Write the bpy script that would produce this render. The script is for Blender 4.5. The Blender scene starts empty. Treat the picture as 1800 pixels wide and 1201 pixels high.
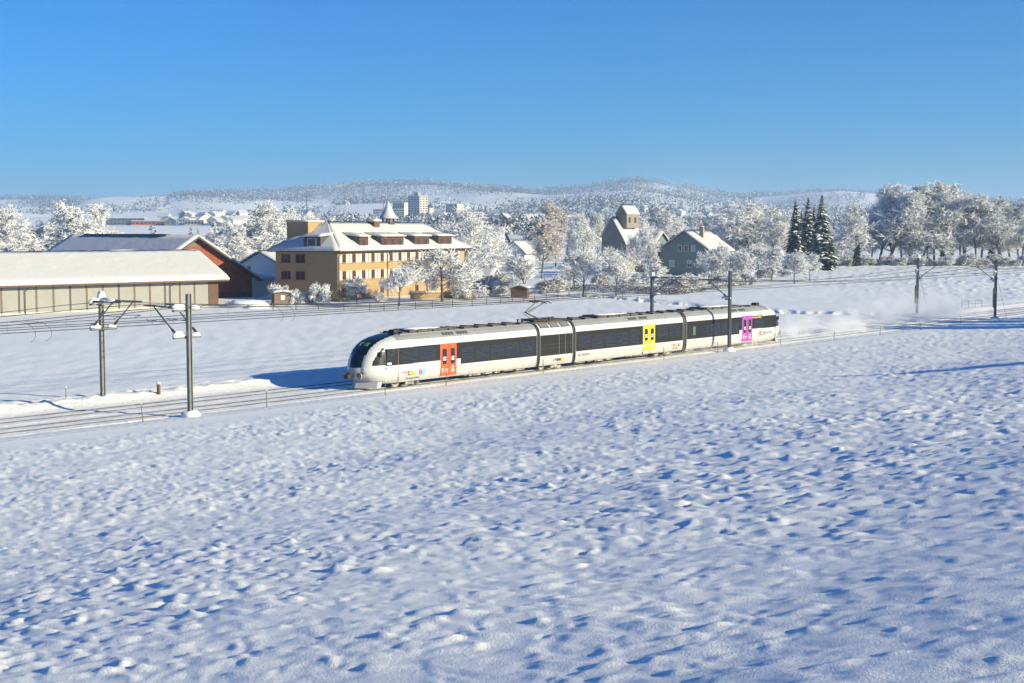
import bpy, math, random
import numpy as np

# ------------------------------------------------------------------ camera, sky, sun, exposure
sc = bpy.context.scene
F_PX, CX, CY, HZ, CAM_Z = 2480.0, 900.0, 600.5, 405.0, 11.0      # focal length etc. of the 1800 px wide photograph
PITCH = math.atan((CY - HZ) / F_PX)
SUN_AZ, SUN_EL = math.radians(22.0), math.radians(18.0)          # azimuth measured from +X towards -Y
SUN = np.array([math.cos(SUN_AZ) * math.cos(SUN_EL), -math.sin(SUN_AZ) * math.cos(SUN_EL), math.sin(SUN_EL)])

cam_data = bpy.data.cameras.new('camera')
cam = bpy.data.objects.new('camera', cam_data)
sc.collection.objects.link(cam)
cam_data.sensor_width = 36.0
cam_data.lens = F_PX / 1800.0 * 36.0
cam_data.clip_start = 0.5
cam_data.clip_end = 30000.0
cam.location = (0, 0, CAM_Z)
cam.rotation_euler = (math.pi / 2 - PITCH, 0, 0)
sc.camera = cam

world = bpy.data.worlds.new('World')
sc.world = world
world.use_nodes = True
wn = world.node_tree
bg = wn.nodes['Background']
sky = wn.nodes.new('ShaderNodeTexSky')
sky.sky_type = 'NISHITA'
sky.sun_disc = False
sky.sun_elevation = SUN_EL
sky.sun_rotation = math.atan2(SUN[0], SUN[1])
sky.altitude = 500.0
sky.air_density = 1.0
sky.dust_density = 0.35
sky.ozone_density = 4.0
tint = wn.nodes.new('ShaderNodeMix')
tint.data_type = 'RGBA'; tint.blend_type = 'MULTIPLY'
tint.inputs['Factor'].default_value = 1.0
tint.inputs[7].default_value = (0.02, 0.735, 1.38, 1.0)
wn.links.new(sky.outputs['Color'], tint.inputs[6])
wn.links.new(tint.outputs[2], bg.inputs['Color'])
bg.inputs['Strength'].default_value = 0.054

sun_data = bpy.data.lights.new('sun', 'SUN')
sun_data.energy = 4.6
sun_data.angle = math.radians(0.5)
sun_data.color = (1.0, 0.875, 0.56)
sun_ob = bpy.data.objects.new('sun', sun_data)
sc.collection.objects.link(sun_ob)
from mathutils import Vector, Matrix
sun_ob.rotation_euler = Vector(-SUN).to_track_quat('-Z', 'Y').to_euler()
sun_ob.location = (200, -80, 120)

sc.view_settings.view_transform = 'Standard'
sc.view_settings.look = 'None'
sc.view_settings.gamma = 1.0
sc.view_settings.use_curve_mapping = False
sc.view_settings.exposure = 1.0
sc.render.engine = 'CYCLES'
sc.cycles.max_bounces = 6
sc.cycles.transparent_max_bounces = 6
sc.cycles.volume_bounces = 3
sc.cycles.volume_step_rate = 2.0
sc.cycles.use_denoising = True

# ------------------------------------------------------------------ geometry helpers
COL = sc.collection
_fw = np.array([0, math.cos(PITCH), -math.sin(PITCH)])
_up = np.array([0, math.sin(PITCH), math.cos(PITCH)])
CAM = np.array([0.0, 0.0, CAM_Z])


def ray(u, v):
    return np.array([(u - CX) / F_PX, 0, 0]) + _fw + _up * (CY - v) / F_PX


def at_z(u, v, z=0.0):
    r = ray(u, v)
    return CAM + r * ((z - CAM_Z) / r[2])


def at_y(u, v, Y):
    r = ray(u, v)
    return CAM + r * (Y / r[1])


# the railway: origin at the foot of the first near mast, T along the line, N across it towards the camera
A0 = np.array([-19.04, 82.97, 0.0])
T = np.array([0.6525, 0.7578, 0.0]); T /= np.linalg.norm(T)
N = np.array([T[1], -T[0], 0.0])
Z = np.array([0, 0, 1.0])


def TD(t, d, z=0.0):
    return A0 + T * t + N * d + Z * z


def on_side(u, v, d):
    r = ray(u, v)
    k = (d - (CAM - A0) @ N) / (r @ N)
    P = CAM + r * k
    return float((P - A0) @ T), float(P[2])


rng = np.random.default_rng(7)
_perm = np.random.default_rng(3).permutation(512).astype(np.int64)
_perm = np.concatenate([_perm, _perm])
_ga = np.random.default_rng(5).uniform(0, 2 * np.pi, 512)
_gx, _gy = np.cos(_ga), np.sin(_ga)


def noise(x, y, seed=0):
    """gradient noise, about -0.7..0.7"""
    x = np.asarray(x, float) + seed * 37.17
    y = np.asarray(y, float) - seed * 19.71
    xi = np.floor(x).astype(np.int64); yi = np.floor(y).astype(np.int64)
    xf = x - xi; yf = y - yi
    u = xf * xf * xf * (xf * (xf * 6 - 15) + 10)
    w = yf * yf * yf * (yf * (yf * 6 - 15) + 10)

    def g(ix, iy, dx, dy):
        h = _perm[(_perm[ix & 511] + iy) & 511]
        return _gx[h] * dx + _gy[h] * dy
    a = g(xi, yi, xf, yf); b = g(xi + 1, yi, xf - 1, yf)
    c = g(xi, yi + 1, xf, yf - 1); e = g(xi + 1, yi + 1, xf - 1, yf - 1)
    return (a + u * (b - a)) * (1 - w) + (c + u * (e - c)) * w


_h = np.random.default_rng(17).random((5, 1024))


def tussocks(x, y, cell, r0, r1, seed=0):
    """smooth isolated mounds, one per jittered cell, height 0..1 skewed towards low ones"""
    gx = np.floor(x / cell).astype(np.int64); gy = np.floor(y / cell).astype(np.int64)
    out = np.zeros_like(x)
    for i in (-1, 0, 1):
        for j in (-1, 0, 1):
            cx, cy = gx + i, gy + j
            k = (_perm[(_perm[cx & 511] + cy + seed * 31) & 511] * 2 + ((cx + cy) & 1)) & 1023
            px = (cx + .1 + .8 * _h[0][k]) * cell; py = (cy + .1 + .8 * _h[1][k]) * cell
            rad = r0 + (r1 - r0) * _h[2][k]
            q = np.maximum(0, 1 - ((x - px) ** 2 + (y - py) ** 2) / rad ** 2)
            out += q * q * _h[3][k] ** 1.6 * rad / r1
    return out


def sstep(a, b, x):
    k = np.clip((x - a) / (b - a), 0, 1)
    return k * k * (3 - 2 * k)


def mesh_np(name, verts, loops, counts, mats, mat_idx=None, smooth=False):
    """mesh from flat arrays: vertices (n,3), loop indices, loop counts per face"""
    me = bpy.data.meshes.new(name)
    verts = np.asarray(verts, np.float32)
    loops = np.asarray(loops, np.int32).ravel()
    counts = np.asarray(counts, np.int32)
    me.vertices.add(len(verts)); me.vertices.foreach_set('co', verts.ravel())
    me.loops.add(len(loops)); me.loops.foreach_set('vertex_index', loops)
    me.polygons.add(len(counts))
    me.polygons.foreach_set('loop_start', np.concatenate([[0], np.cumsum(counts)[:-1]]).astype(np.int32))
    try:
        me.polygons.foreach_set('loop_total', counts)
    except Exception:
        pass
    for m in mats:
        me.materials.append(m)
    if mat_idx is not None:
        me.polygons.foreach_set('material_index', np.asarray(mat_idx, np.int32))
    me.polygons.foreach_set('use_smooth', np.full(len(counts), bool(smooth)))
    me.update(calc_edges=True)
    me.validate()
    return me


def link(name, data, parent=None):
    o = bpy.data.objects.new(name, data)
    COL.objects.link(o)
    if parent is not None:
        o.parent = parent
    return o


def tag(o, label=None, cat=None, group=None, kind=None):
    if label: o['label'] = label
    if cat: o['category'] = cat
    if group: o['group'] = group
    if kind: o['kind'] = kind
    return o


def thing(name, label, cat, loc=(0, 0, 0), rz=0.0, group=None):
    o = link(name, None)
    o.location = [float(c) for c in loc]
    o.rotation_euler = (0, 0, rz)
    return tag(o, label, cat, group)


def copy_tree(o, parent=None):
    c = o.copy()
    COL.objects.link(c)
    c.parent = parent
    for ch in list(o.children):
        copy_tree(ch, c)
    return c


class MB:
    """collects simple solids into one mesh"""

    def __init__(self):
        self.v = []; self.f = []; self.m = []

    def add(self, verts, faces, mat=0):
        b = len(self.v)
        self.v += [tuple(float(c) for c in p) for p in verts]
        self.f += [tuple(b + i for i in f) for f in faces]
        self.m += [mat] * len(faces)
        return self

    def box(self, x0, x1, y0, y1, z0, z1, mat=0):
        v = [(x0, y0, z0), (x1, y0, z0), (x1, y1, z0), (x0, y1, z0), (x0, y0, z1), (x1, y0, z1), (x1, y1, z1), (x0, y1, z1)]
        return self.add(v, [(3, 2, 1, 0), (4, 5, 6, 7), (0, 1, 5, 4), (1, 2, 6, 5), (2, 3, 7, 6), (3, 0, 4, 7)], mat)

    def hexa(self, v, mat=0):
        return self.add(v, [(3, 2, 1, 0), (4, 5, 6, 7), (0, 1, 5, 4), (1, 2, 6, 5), (2, 3, 7, 6), (3, 0, 4, 7)], mat)

    def tube(self, p0, p1, r0, r1=None, n=8, mat=0, caps=True):
        r1 = r0 if r1 is None else r1
        p0 = np.array(p0, float); p1 = np.array(p1, float)
        a = p1 - p0; L = np.linalg.norm(a); a = a / max(L, 1e-9)
        s = np.cross(a, Z)
        if np.linalg.norm(s) < 1e-3: s = np.array([1.0, 0, 0])
        s /= np.linalg.norm(s); w = np.cross(s, a)
        vs = []
        for p, r in ((p0, r0), (p1, r1)):
            for k in range(n):
                th = 2 * math.pi * k / n
                vs.append(p + r * (math.cos(th) * s + math.sin(th) * w))
        fs = [(k, (k + 1) % n, n + (k + 1) % n, n + k) for k in range(n)]
        if caps: fs += [tuple(range(n - 1, -1, -1)), tuple(range(n, 2 * n))]
        return self.add(vs, fs, mat)

    def path(self, pts, r, n=5, mat=0):
        for a, b in zip(pts[:-1], pts[1:]): self.tube(a, b, r, r, n, mat, caps=False)
        return self

    def prism(self, poly, axis, a, b, mat=0):
        """extrude a polygon given in the plane normal to axis ('x' or 'y') from a to b"""
        n = len(poly)
        if axis == 'x': vs = [(a, p, q) for p, q in poly] + [(b, p, q) for p, q in poly]
        elif axis == 'y': vs = [(p, a, q) for p, q in poly] + [(p, b, q) for p, q in poly]
        else: vs = [(p, q, a) for p, q in poly] + [(p, q, b) for p, q in poly]
        fs = [(k, (k + 1) % n, n + (k + 1) % n, n + k) for k in range(n)]
        fs += [tuple(range(n - 1, -1, -1)), tuple(range(n, 2 * n))]
        return self.add(vs, fs, mat)

    def lump(self, c, r, seed=0, n=8, m=5, mat=0):
        """rounded uneven snow lump resting on its flat underside; r = (rx, ry, rz)"""
        rg = random.Random(seed)
        vs = [(c[0], c[1], c[2] + r[2] * rg.uniform(.9, 1.1))]
        for i in range(1, m + 1):
            ph = math.pi / 2 * (1 - i / m)
            for k in range(n):
                th = 2 * math.pi * k / n
                q = rg.uniform(.86, 1.12)
                vs.append((c[0] + r[0] * math.cos(ph) ** .7 * math.cos(th) * q, c[1] + r[1] * math.cos(ph) ** .7 * math.sin(th) * q,
                           c[2] + r[2] * math.sin(ph) * q - (0.0 if i < m else .01)))
        fs = [(0, 1 + k, 1 + (k + 1) % n) for k in range(n)]
        for i in range(m - 1):
            b = 1 + i * n
            fs += [(b + k, b + n + k, b + n + (k + 1) % n, b + (k + 1) % n) for k in range(n)]
        fs.append(tuple(1 + (m - 1) * n + k for k in range(n - 1, -1, -1)))
        return self.add(vs, fs, mat)

    def build(self, name, mats, parent=None, smooth=False, bevel=0.0):
        me = bpy.data.meshes.new(name)
        me.from_pydata(self.v, [], self.f)
        mats = mats if isinstance(mats, (list, tuple)) else [mats]
        for m in mats: me.materials.append(m)
        if len(mats) > 1: me.polygons.foreach_set('material_index', self.m)
        if smooth: me.polygons.foreach_set('use_smooth', [True] * len(self.f))
        me.validate()
        fix_normals(me)
        o = link(name, me, parent)
        if bevel:
            b = o.modifiers.new('bevel', 'BEVEL'); b.width = bevel; b.segments = 2
        return o


def fix_normals(me):
    import bmesh
    bm = bmesh.new(); bm.from_mesh(me)
    bmesh.ops.recalc_face_normals(bm, faces=bm.faces)
    bm.to_mesh(me); bm.free()


# ------------------------------------------------------------------ materials
def mat(name, col, rough=0.7, metal=0.0, col2=None, nscale=1.0, bump=0.0, bscale=20.0, detail=4.0, coat=0.0, spec=None, bdist=0.02, stretch=None):
    m = bpy.data.materials.new(name)
    m.use_nodes = True
    nt = m.node_tree
    b = nt.nodes['Principled BSDF']
    b.inputs['Base Color'].default_value = (*col, 1)
    b.inputs['Roughness'].default_value = rough
    b.inputs['Metallic'].default_value = metal
    if coat: b.inputs['Coat Weight'].default_value = coat
    if spec is not None: b.inputs['Specular IOR Level'].default_value = spec
    tc = nt.nodes.new('ShaderNodeTexCoord')
    src = tc.outputs['Object']
    if stretch:
        mp = nt.nodes.new('ShaderNodeMapping'); mp.inputs['Scale'].default_value = stretch
        nt.links.new(src, mp.inputs['Vector']); src = mp.outputs['Vector']
    if col2 is not None:
        nz = nt.nodes.new('ShaderNodeTexNoise'); nz.inputs['Scale'].default_value = nscale; nz.inputs['Detail'].default_value = detail
        nt.links.new(src, nz.inputs['Vector'])
        rp = nt.nodes.new('ShaderNodeValToRGB')
        rp.color_ramp.elements[0].position = .35; rp.color_ramp.elements[1].position = .65
        rp.color_ramp.elements[0].color = (*col, 1); rp.color_ramp.elements[1].color = (*col2, 1)
        nt.links.new(nz.outputs['Fac'], rp.inputs['Fac'])
        nt.links.new(rp.outputs['Color'], b.inputs['Base Color'])
    if bump:
        nb = nt.nodes.new('ShaderNodeTexNoise'); nb.inputs['Scale'].default_value = bscale; nb.inputs['Detail'].default_value = detail
        nt.links.new(src, nb.inputs['Vector'])
        bp = nt.nodes.new('ShaderNodeBump'); bp.inputs['Strength'].default_value = bump; bp.inputs['Distance'].default_value = bdist
        nt.links.new(nb.outputs['Fac'], bp.inputs['Height'])
        nt.links.new(bp.outputs['Normal'], b.inputs['Normal'])
    return m


def snow_material(name, col, bumps):
    """snow with several layers of relief; bumps = [(scale, distance), ...]"""
    m = bpy.data.materials.new(name)
    m.use_nodes = True
    nt = m.node_tree
    b = nt.nodes['Principled BSDF']
    b.inputs['Base Color'].default_value = (*col, 1)
    b.inputs['Roughness'].default_value = 0.55
    b.inputs['Specular IOR Level'].default_value = 0.25
    tc = nt.nodes.new('ShaderNodeTexCoord')
    prev = None
    for s, dist in bumps:
        nb = nt.nodes.new('ShaderNodeTexNoise'); nb.inputs['Scale'].default_value = s; nb.inputs['Detail'].default_value = 3.0
        nt.links.new(tc.outputs['Object'], nb.inputs['Vector'])
        bp = nt.nodes.new('ShaderNodeBump'); bp.inputs['Strength'].default_value = 1.0; bp.inputs['Distance'].default_value = dist
        nt.links.new(nb.outputs['Fac'], bp.inputs['Height'])
        if prev is not None: nt.links.new(prev.outputs['Normal'], bp.inputs['Normal'])
        prev = bp
    nt.links.new(prev.outputs['Normal'], b.inputs['Normal'])
    return m


M = {}
SNOW = (0.82, 0.845, 0.87)
M['field'] = snow_material('field_snow', SNOW, [(7.0, .010), (28.0, .010), (90.0, .008)])
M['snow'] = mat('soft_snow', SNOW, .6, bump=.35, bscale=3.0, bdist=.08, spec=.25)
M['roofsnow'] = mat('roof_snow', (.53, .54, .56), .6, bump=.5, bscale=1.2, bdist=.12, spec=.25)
M['tracksnow'] = snow_material('track_snow', (.78, .79, .81), [(3.0, .05), (14.0, .03), (40.0, .012)])
M['frost'] = mat('frost', (.80, .82, .84), .7, spec=.2)
M['frost_warm'] = mat('warm_frost', (.68, .655, .63), .8, spec=.2)
M['bark'] = mat('bark', (.060, .050, .045), .9, col2=(.11, .095, .085), nscale=3.0)
M['needle'] = mat('needles', (.018, .030, .030), .8, col2=(.035, .055, .045), nscale=2.0)
M['ivy'] = mat('ivy_leaves', (.020, .035, .018), .7, col2=(.05, .065, .03), nscale=3.0)
M['forest_dark'] = mat('forest_dark', (.022, .036, .042), .9)
M['forest_mid'] = mat('forest_mid', (.13, .15, .165), .9)
M['forest_frost'] = mat('forest_frost', (.43, .455, .49), .9)
M['steel'] = mat('galvanised_steel', (.105, .118, .125), .5, .3, col2=(.15, .165, .17), nscale=2.0, bump=.1, bscale=30)
M['wire'] = mat('wire', (.10, .10, .11), .5, .6)
M['rail'] = mat('rail_steel', (.06, .05, .045), .45, .4, col2=(.11, .09, .075), nscale=4.0)
M['insul'] = mat('insulator', (.09, .045, .035), .35)
M['white'] = mat('train_white', (.47, .485, .51), .4, coat=.15, col2=(.45, .46, .475), nscale=1.3)
M['grey'] = mat('train_roof_grey', (.235, .25, .27), .45, col2=(.21, .22, .24), nscale=.8)
def add_skirt_dirt(m):
    nt = m.node_tree; b = nt.nodes['Principled BSDF']
    old = b.inputs['Base Color'].links[0].from_socket
    tc = nt.nodes.new('ShaderNodeTexCoord'); sx = nt.nodes.new('ShaderNodeSeparateXYZ'); nt.links.new(tc.outputs['Object'], sx.inputs[0])
    mr = nt.nodes.new('ShaderNodeMapRange'); mr.inputs['From Min'].default_value = 1.15; mr.inputs['From Max'].default_value = .40
    nt.links.new(sx.outputs['Z'], mr.inputs['Value'])
    mp = nt.nodes.new('ShaderNodeMapping'); mp.inputs['Scale'].default_value = (.8, 1, 3.0); nt.links.new(tc.outputs['Object'], mp.inputs['Vector'])
    nz = nt.nodes.new('ShaderNodeTexNoise'); nz.inputs['Scale'].default_value = 2.0; nz.inputs['Detail'].default_value = 6.0; nt.links.new(mp.outputs['Vector'], nz.inputs['Vector'])
    mu = nt.nodes.new('ShaderNodeMath'); mu.operation = 'MULTIPLY'; nt.links.new(mr.outputs[0], mu.inputs[0]); nt.links.new(nz.outputs['Fac'], mu.inputs[1])
    mx = nt.nodes.new('ShaderNodeMix'); mx.data_type = 'RGBA'
    nt.links.new(mu.outputs[0], mx.inputs[0]); nt.links.new(old, mx.inputs[6]); mx.inputs[7].default_value = (.26, .235, .20, 1)
    nt.links.new(mx.outputs[2], b.inputs['Base Color'])


add_skirt_dirt(M['white'])
M['deck'] = mat('roof_deck_dust', (.26, .205, .145), .8, col2=(.16, .13, .10), nscale=2.5, bump=.3, bscale=8)
M['dark'] = mat('train_anthracite', (.009, .009, .011), .45, spec=.3)
M['black'] = mat('black_rubber', (.012, .012, .016), .6)
M['under'] = mat('underframe', (.035, .032, .030), .8, col2=(.40, .39, .38), nscale=3.0, bump=.4, bscale=10)
M['orange'] = mat('door_orange', (.80, .09, .015), .35, coat=.3)
M['yellow'] = mat('door_yellow', (.85, .52, .01), .35, coat=.3)
M['purple'] = mat('door_purple', (.34, .055, .36), .35, coat=.3)
M['nose_grey'] = mat('front_lower_grey', (.32, .33, .36), .5)
M['signal_yellow'] = mat('stripe_yellow', (.80, .45, .01), .4)


def glass(name, col, bump=.15, bscale=(1.0, 1.0, 6.0), rough=.06):
    m = mat(name, col, rough, spec=.5, bump=bump, bscale=1.6, bdist=.05, stretch=bscale)
    return m


M['glass'] = glass('train_glass', (.010, .012, .014), bump=.9)
M['glass'].node_tree.nodes['Principled BSDF'].inputs['IOR'].default_value = 1.9
M['cabglass'] = glass('cab_glass', (.012, .014, .018), bump=.0001, rough=.15)
M['shield'] = glass('windscreen_glass', (.004, .009, .018), bump=.0001, rough=.1)
M['pane'] = glass('house_glass', (.03, .035, .045), bump=.1)
M['skylight'] = mat('tinted_skylight', (.16, .18, .20), .12, spec=.9)
for k, c in dict(lred=(.75, .02, .03), lgreen=(.16, .50, .06), lyellow=(.85, .50, .01), lgrey=(.70, .68, .62), lpurple=(.36, .02, .28),
                 lcyan=(.06, .48, .80), lblack=(.02, .02, .02), lwhite=(.85, .83, .80), ldark=(.12, .12, .13), lblue=(.03, .16, .60)).items():
    M[k] = mat('print_' + k[1:], c, .5)
M['ochre'] = mat('ochre_render', (.335, .235, .115), .9, col2=(.36, .255, .13), nscale=.5, bump=.15, bscale=18)
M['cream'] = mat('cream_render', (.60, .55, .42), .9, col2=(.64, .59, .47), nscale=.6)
M['whitewall'] = mat('white_render', (.66, .67, .66), .9, col2=(.60, .61, .60), nscale=.6)
M['bluegrey'] = mat('blue_grey_shingle', (.16, .21, .215), .9, col2=(.14, .185, .19), nscale=.8, bump=.3, bscale=5)
M['concrete'] = mat('grey_concrete', (.20, .19, .165), .9, col2=(.25, .235, .20), nscale=.7)
M['redboard'] = mat('red_brown_boards', (.25, .066, .030), .8, col2=(.20, .050, .024), nscale=1.0)
M['brownwood'] = mat('brown_wood', (.090, .048, .028), .85, col2=(.13, .075, .042), nscale=2.0, stretch=(6, 6, .6))
M['dormerwood'] = mat('dark_larch_boards', (.050, .033, .024), .85, col2=(.075, .050, .036), nscale=2.0, stretch=(6, 6, .6))
M['greywood'] = mat('weathered_wood', (.20, .145, .10), .9, col2=(.14, .10, .075), nscale=3.0)
M['slate'] = mat('dark_sheet', (.055, .058, .060), .6)
M['panel'] = mat('translucent_sheet', (.24, .245, .24), .6, col2=(.215, .22, .215), nscale=.5)
M['shutter'] = mat('pale_shutter', (.55, .55, .46), .8)
M['frame_red'] = mat('red_window_frame', (.30, .055, .035), .6)
M['frame_white'] = mat('white_window_frame', (.62, .63, .63), .6)
M['mint'] = mat('mint_blind', (.24, .44, .40), .8)
M['teal'] = mat('teal_shutter', (.01, .22, .19), .7)
M['verge_red'] = mat('red_verge_board', (.20, .035, .025), .7)
M['tilered'] = mat('red_facade', (.40, .08, .06), .8)
M['facade_blue_shade'] = mat('grey_blue_shade_facade', (.26, .30, .33), .8)  # on the white tower block this colour stands in for shade
M['factory_blue_shade'] = mat('shaded_grey_blue_facade', (.10, .13, .16), .8)  # grey-blue of the hall, with its shadow put into the colour
M['plastic_red'] = mat('red_paint', (.50, .03, .02), .5)
M['lamp'] = mat('headlamp_glass', (.30, .30, .30), .15, spec=.8)
M['display'] = mat('display_dots', (.10, .30, .12), .5)

# ------------------------------------------------------------------ terrain
SKY_U = [-700, 0, 60, 130, 180, 240, 300, 330, 400, 470, 560, 640, 700, 760, 830, 880, 930, 960, 1000, 1050, 1110, 1150, 1200, 1250, 1300, 1340,
         1400, 1470, 1520, 1600, 1700, 1800, 2500]
SKY_V = [350, 346, 345, 343, 338, 338, 341, 335, 330, 329, 325, 323, 322, 319, 320, 324, 328, 327, 324, 318, 311, 316, 327, 337, 344, 341,
         334, 330, 334, 345, 352, 352, 350]
G_Y = [900, 1000, 1400, 2000, 2800, 3600, 4500, 5500, 7500, 9000]
G_G = [0.0, 0.02, .10, .24, .47, .73, 1.0, .85, .5, .3]


def valley_z(x, y):
    yy = np.maximum(y, 1.0)
    u = np.clip(900 + 2480 * x / yy, -700, 2500)
    sk = np.interp(u, SKY_U, SKY_V) + 9.0
    g = np.interp(yy, G_Y, G_G)
    v = 403.0 - (403.0 - sk) * g
    z = CAM_Z + (HZ - v) / F_PX * yy
    near = np.interp(yy, [430, 600, 800, 1000], [0.0, 2.0, 6.5, 11.8])
    k = sstep(850, 1100, yy)
    z = near * (1 - k) + z * k
    n = noise(x / 520, y / 620, 1) * 52 + noise(x / 230, y / 260, 2) * 14
    z = z + n * sstep(1500, 2600, yy) * (1 - .6 * sstep(3900, 4500, yy))
    return z


def ground_z(x, y, bumps=True):
    qx, qy = x - A0[0], y - A0[1]
    t = qx * T[0] + qy * T[1]
    d = qx * N[0] + qy * N[1]
    e = np.maximum(d - 2.5, 0)
    eh = np.minimum(e, 75)
    near = .12 + .022 * eh + .00142 * eh ** 2 + np.maximum(e - 75, 0) * .12
    near = near + noise(x / 14, y / 14, 11) * .45 * sstep(6, 25, e) + noise(x / 5.0, y / 5.0, 12) * .10 * sstep(3, 10, e)
    far = .22 + noise(x / 40, y / 40, 13) * .35 * sstep(-16, -50, d) + noise(x / 9, y / 9, 14) * .08 + noise(x / 3.1, y / 4.5, 15) * .05
    if bumps:
        # tussocks under the snow on the near slope
        patch = sstep(-.35, .35, noise(x / 9, y / 9, 21) + .6 * noise(x / 3.2, y / 3.2, 22))
        big = sstep(.05, .40, noise(x / 9 + 3, y / 9, 23))
        sa = x * .93 - y * .37; sb = x * .37 + y * .93      # drifts drawn out a little across the slope
        wx = sa / 1.45 + .22 * noise(x * 1.3, y * 1.3, 30); wy = sb * 1.08 + .22 * noise(x * 1.3, y * 1.3, 31)
        h = tussocks(wx, wy, .31, .17, .31, 1) * .098 * (.6 + .5 * patch) + tussocks(wx, wy, .20, .11, .19, 2) * .055 * (.6 + .5 * patch)
        h += noise(sa / 2.4, sb / 1.4, 36) * .075 + noise(sa / 1.0, sb / .6, 37) * .035
        h += sstep(27, 40, e) * (1 - .7 * sstep(46, 56, e)) * sstep(-4, 8, x) * tussocks(wx, wy, .50, .28, .48, 3) * .13
        h += np.maximum(noise(x / .8, y / .8, 29) - .50, 0) * .55
        h = h * (1 - .45 * sstep(42, 58, e))
        near = near + h * sstep(.8, 3.2, e)
        # stubble and old footprints showing through in the far field
        st = noise(x * .85, y * .42, 27)
        sm = sstep(120, 190, x + .35 * y) * sstep(-12, -22, d)
        far = far + sm * (np.maximum(st - .20, 0) * .9 + noise(x * .6, y * .6, 28) * .09) + noise(x / 1.3, y / 3.5, 41) * .045 * sstep(-13, -16, d)
        # trampled ditch running from the orchard to the line
        p = np.array(TRAIL)
        for (xa, ya), (xb, yb) in zip(p[:-1], p[1:]):
            dx, dy = xb - xa, yb - ya
            L2 = dx * dx + dy * dy
            k = np.clip(((x - xa) * dx + (y - ya) * dy) / L2, 0, 1)
            dist = np.hypot(x - xa - k * dx, y - ya - k * dy)
            w = np.exp(-(dist / 2.2) ** 2)
            far = far + w * (-.40 + .9 * noise(x * .75, y * .55, 33) + .5 * noise(x * 1.6, y * .9, 34))
    yy = np.hypot(x, y)
    kfar = sstep(430, 620, np.where(y > 0, y, 0))
    far = far * (1 - kfar) + valley_z(x, y) * kfar
    # under the permanent way the sheet is cut down
    kn = sstep(.3, 1.3, d); kf = sstep(-11.2, -12.8, d)
    return -.55 * (1 - kn) * (1 - kf) + near * kn + far * kf


TRAIL = [at_z(u, v, .2)[:2] for u, v in ((1005, 516), (1060, 521), (1120, 526), (1240, 540), (1400, 549), (1560, 553), (1700, 557))]
TRAIL = [tuple(p) for p in TRAIL]


def fan(name, az0, az1, naz, radii, material, dz=0.0, bumps=True):
    az = np.linspace(math.radians(az0), math.radians(az1), naz + 1)
    R, AZ = np.meshgrid(radii, az, indexing='ij')
    x = R * np.sin(AZ); y = R * np.cos(AZ)
    z = ground_z(x, y, bumps) + dz
    V = np.stack([x, y, z], -1).reshape(-1, 3)
    n = naz + 1
    i = np.arange(len(radii) - 1)[:, None] * n + np.arange(naz)[None, :]
    q = np.stack([i, i + 1, i + n + 1, i + n], -1).reshape(-1, 4)
    me = mesh_np(name, V, q[:, ::-1], np.full(len(q), 4), [material], smooth=True)
    o = link(name, me)
    return tag(o, kind='structure')


r_in = np.concatenate([np.geomspace(10, 130, 560), np.geomspace(130, 460, 131)[1:]])
fan('snow_field', -27, 27, 740, r_in, M['field'])
fan('valley_ground', -30, 30, 360, np.concatenate([np.linspace(440, 1500, 50), np.linspace(1530, 9000, 110)]), M['snow'], dz=-.12, bumps=False)
fan('snow_slope', 27, 333, 150, np.concatenate([np.linspace(.5, 60, 30), np.geomspace(63, 9000, 60)]), M['snow'], bumps=False)
fan('snow_slope', -27.5, 27.5, 40, np.linspace(.5, 10.4, 14), M['snow'], dz=-.05, bumps=False)

# ------------------------------------------------------------------ permanent way
tb_t = np.concatenate([np.arange(-75, 90, .36), np.arange(90, 330, 1.0)])
tb_d = np.concatenate([np.arange(-13.4, -8.8, .16), np.arange(-8.8, -.9, .10), np.arange(-.9, 2.6, .2)])
TT, DD = np.meshgrid(tb_t, tb_d, indexing='ij')
RAILS = (-2.9 + .75, -2.9 - .75, -6.75 + .75, -6.75 - .75)
zz = np.full(TT.shape, -.03)
for rd in RAILS:
    zz -= .03 * np.exp(-((DD - rd) / .08) ** 2)
for c in (-2.9, -6.75):
    zz += .03 * np.exp(-((DD - c) / .35) ** 2) * (1 + .8 * noise(TT * .8, DD * 4, 51))
zz += .05 * np.exp(-((DD + 4.85) / .30) ** 2)
zz += noise(TT * .9, DD * 3.0, 52) * .03 + noise(TT * .25, DD * 1.2, 53) * .03
# furrow by the near edge, smooth shoulder, then the field
zz -= .06 * np.exp(-((DD + .95) / .12) ** 2)
sh = sstep(-.9, 1.6, DD)
zz = zz * (1 - sh) + sh * .10 - .5 * sstep(.8, 2.4, DD)
# lumpy bank thrown up by the plough on the far side
bk = sstep(-7.9, -10.2, DD)
lump = np.abs(noise(TT * .55, DD * .9, 54)) * .40 + np.abs(noise(TT * 1.2, DD * 1.6, 55)) * .35 + np.maximum(noise(TT * 2.2, DD * 2.6, 57), 0) * .45
crest = np.exp(-((DD + 10.2 + .35 * noise(TT * .12, DD * 0, 56)) / .75) ** 2)
zz = zz * (1 - bk) + bk * .22 + crest * (.08 + .62 * lump) * (1 - .75 * sstep(25, 70, TT)) + np.exp(-((DD + 11.9) / .7) ** 2) * (.12 + .5 * lump) * .8 * (1 - .7 * sstep(25, 70, TT))
zz += sstep(-12.6, -13.4, DD) * -.35
X = A0[0] + T[0] * TT + N[0] * DD; Y = A0[1] + T[1] * TT + N[1] * DD
nD = len(tb_d)
i = np.arange(len(tb_t) - 1)[:, None] * nD + np.arange(nD - 1)[None, :]
q = np.stack([i, i + 1, i + nD + 1, i + nD], -1).reshape(-1, 4)
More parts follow.
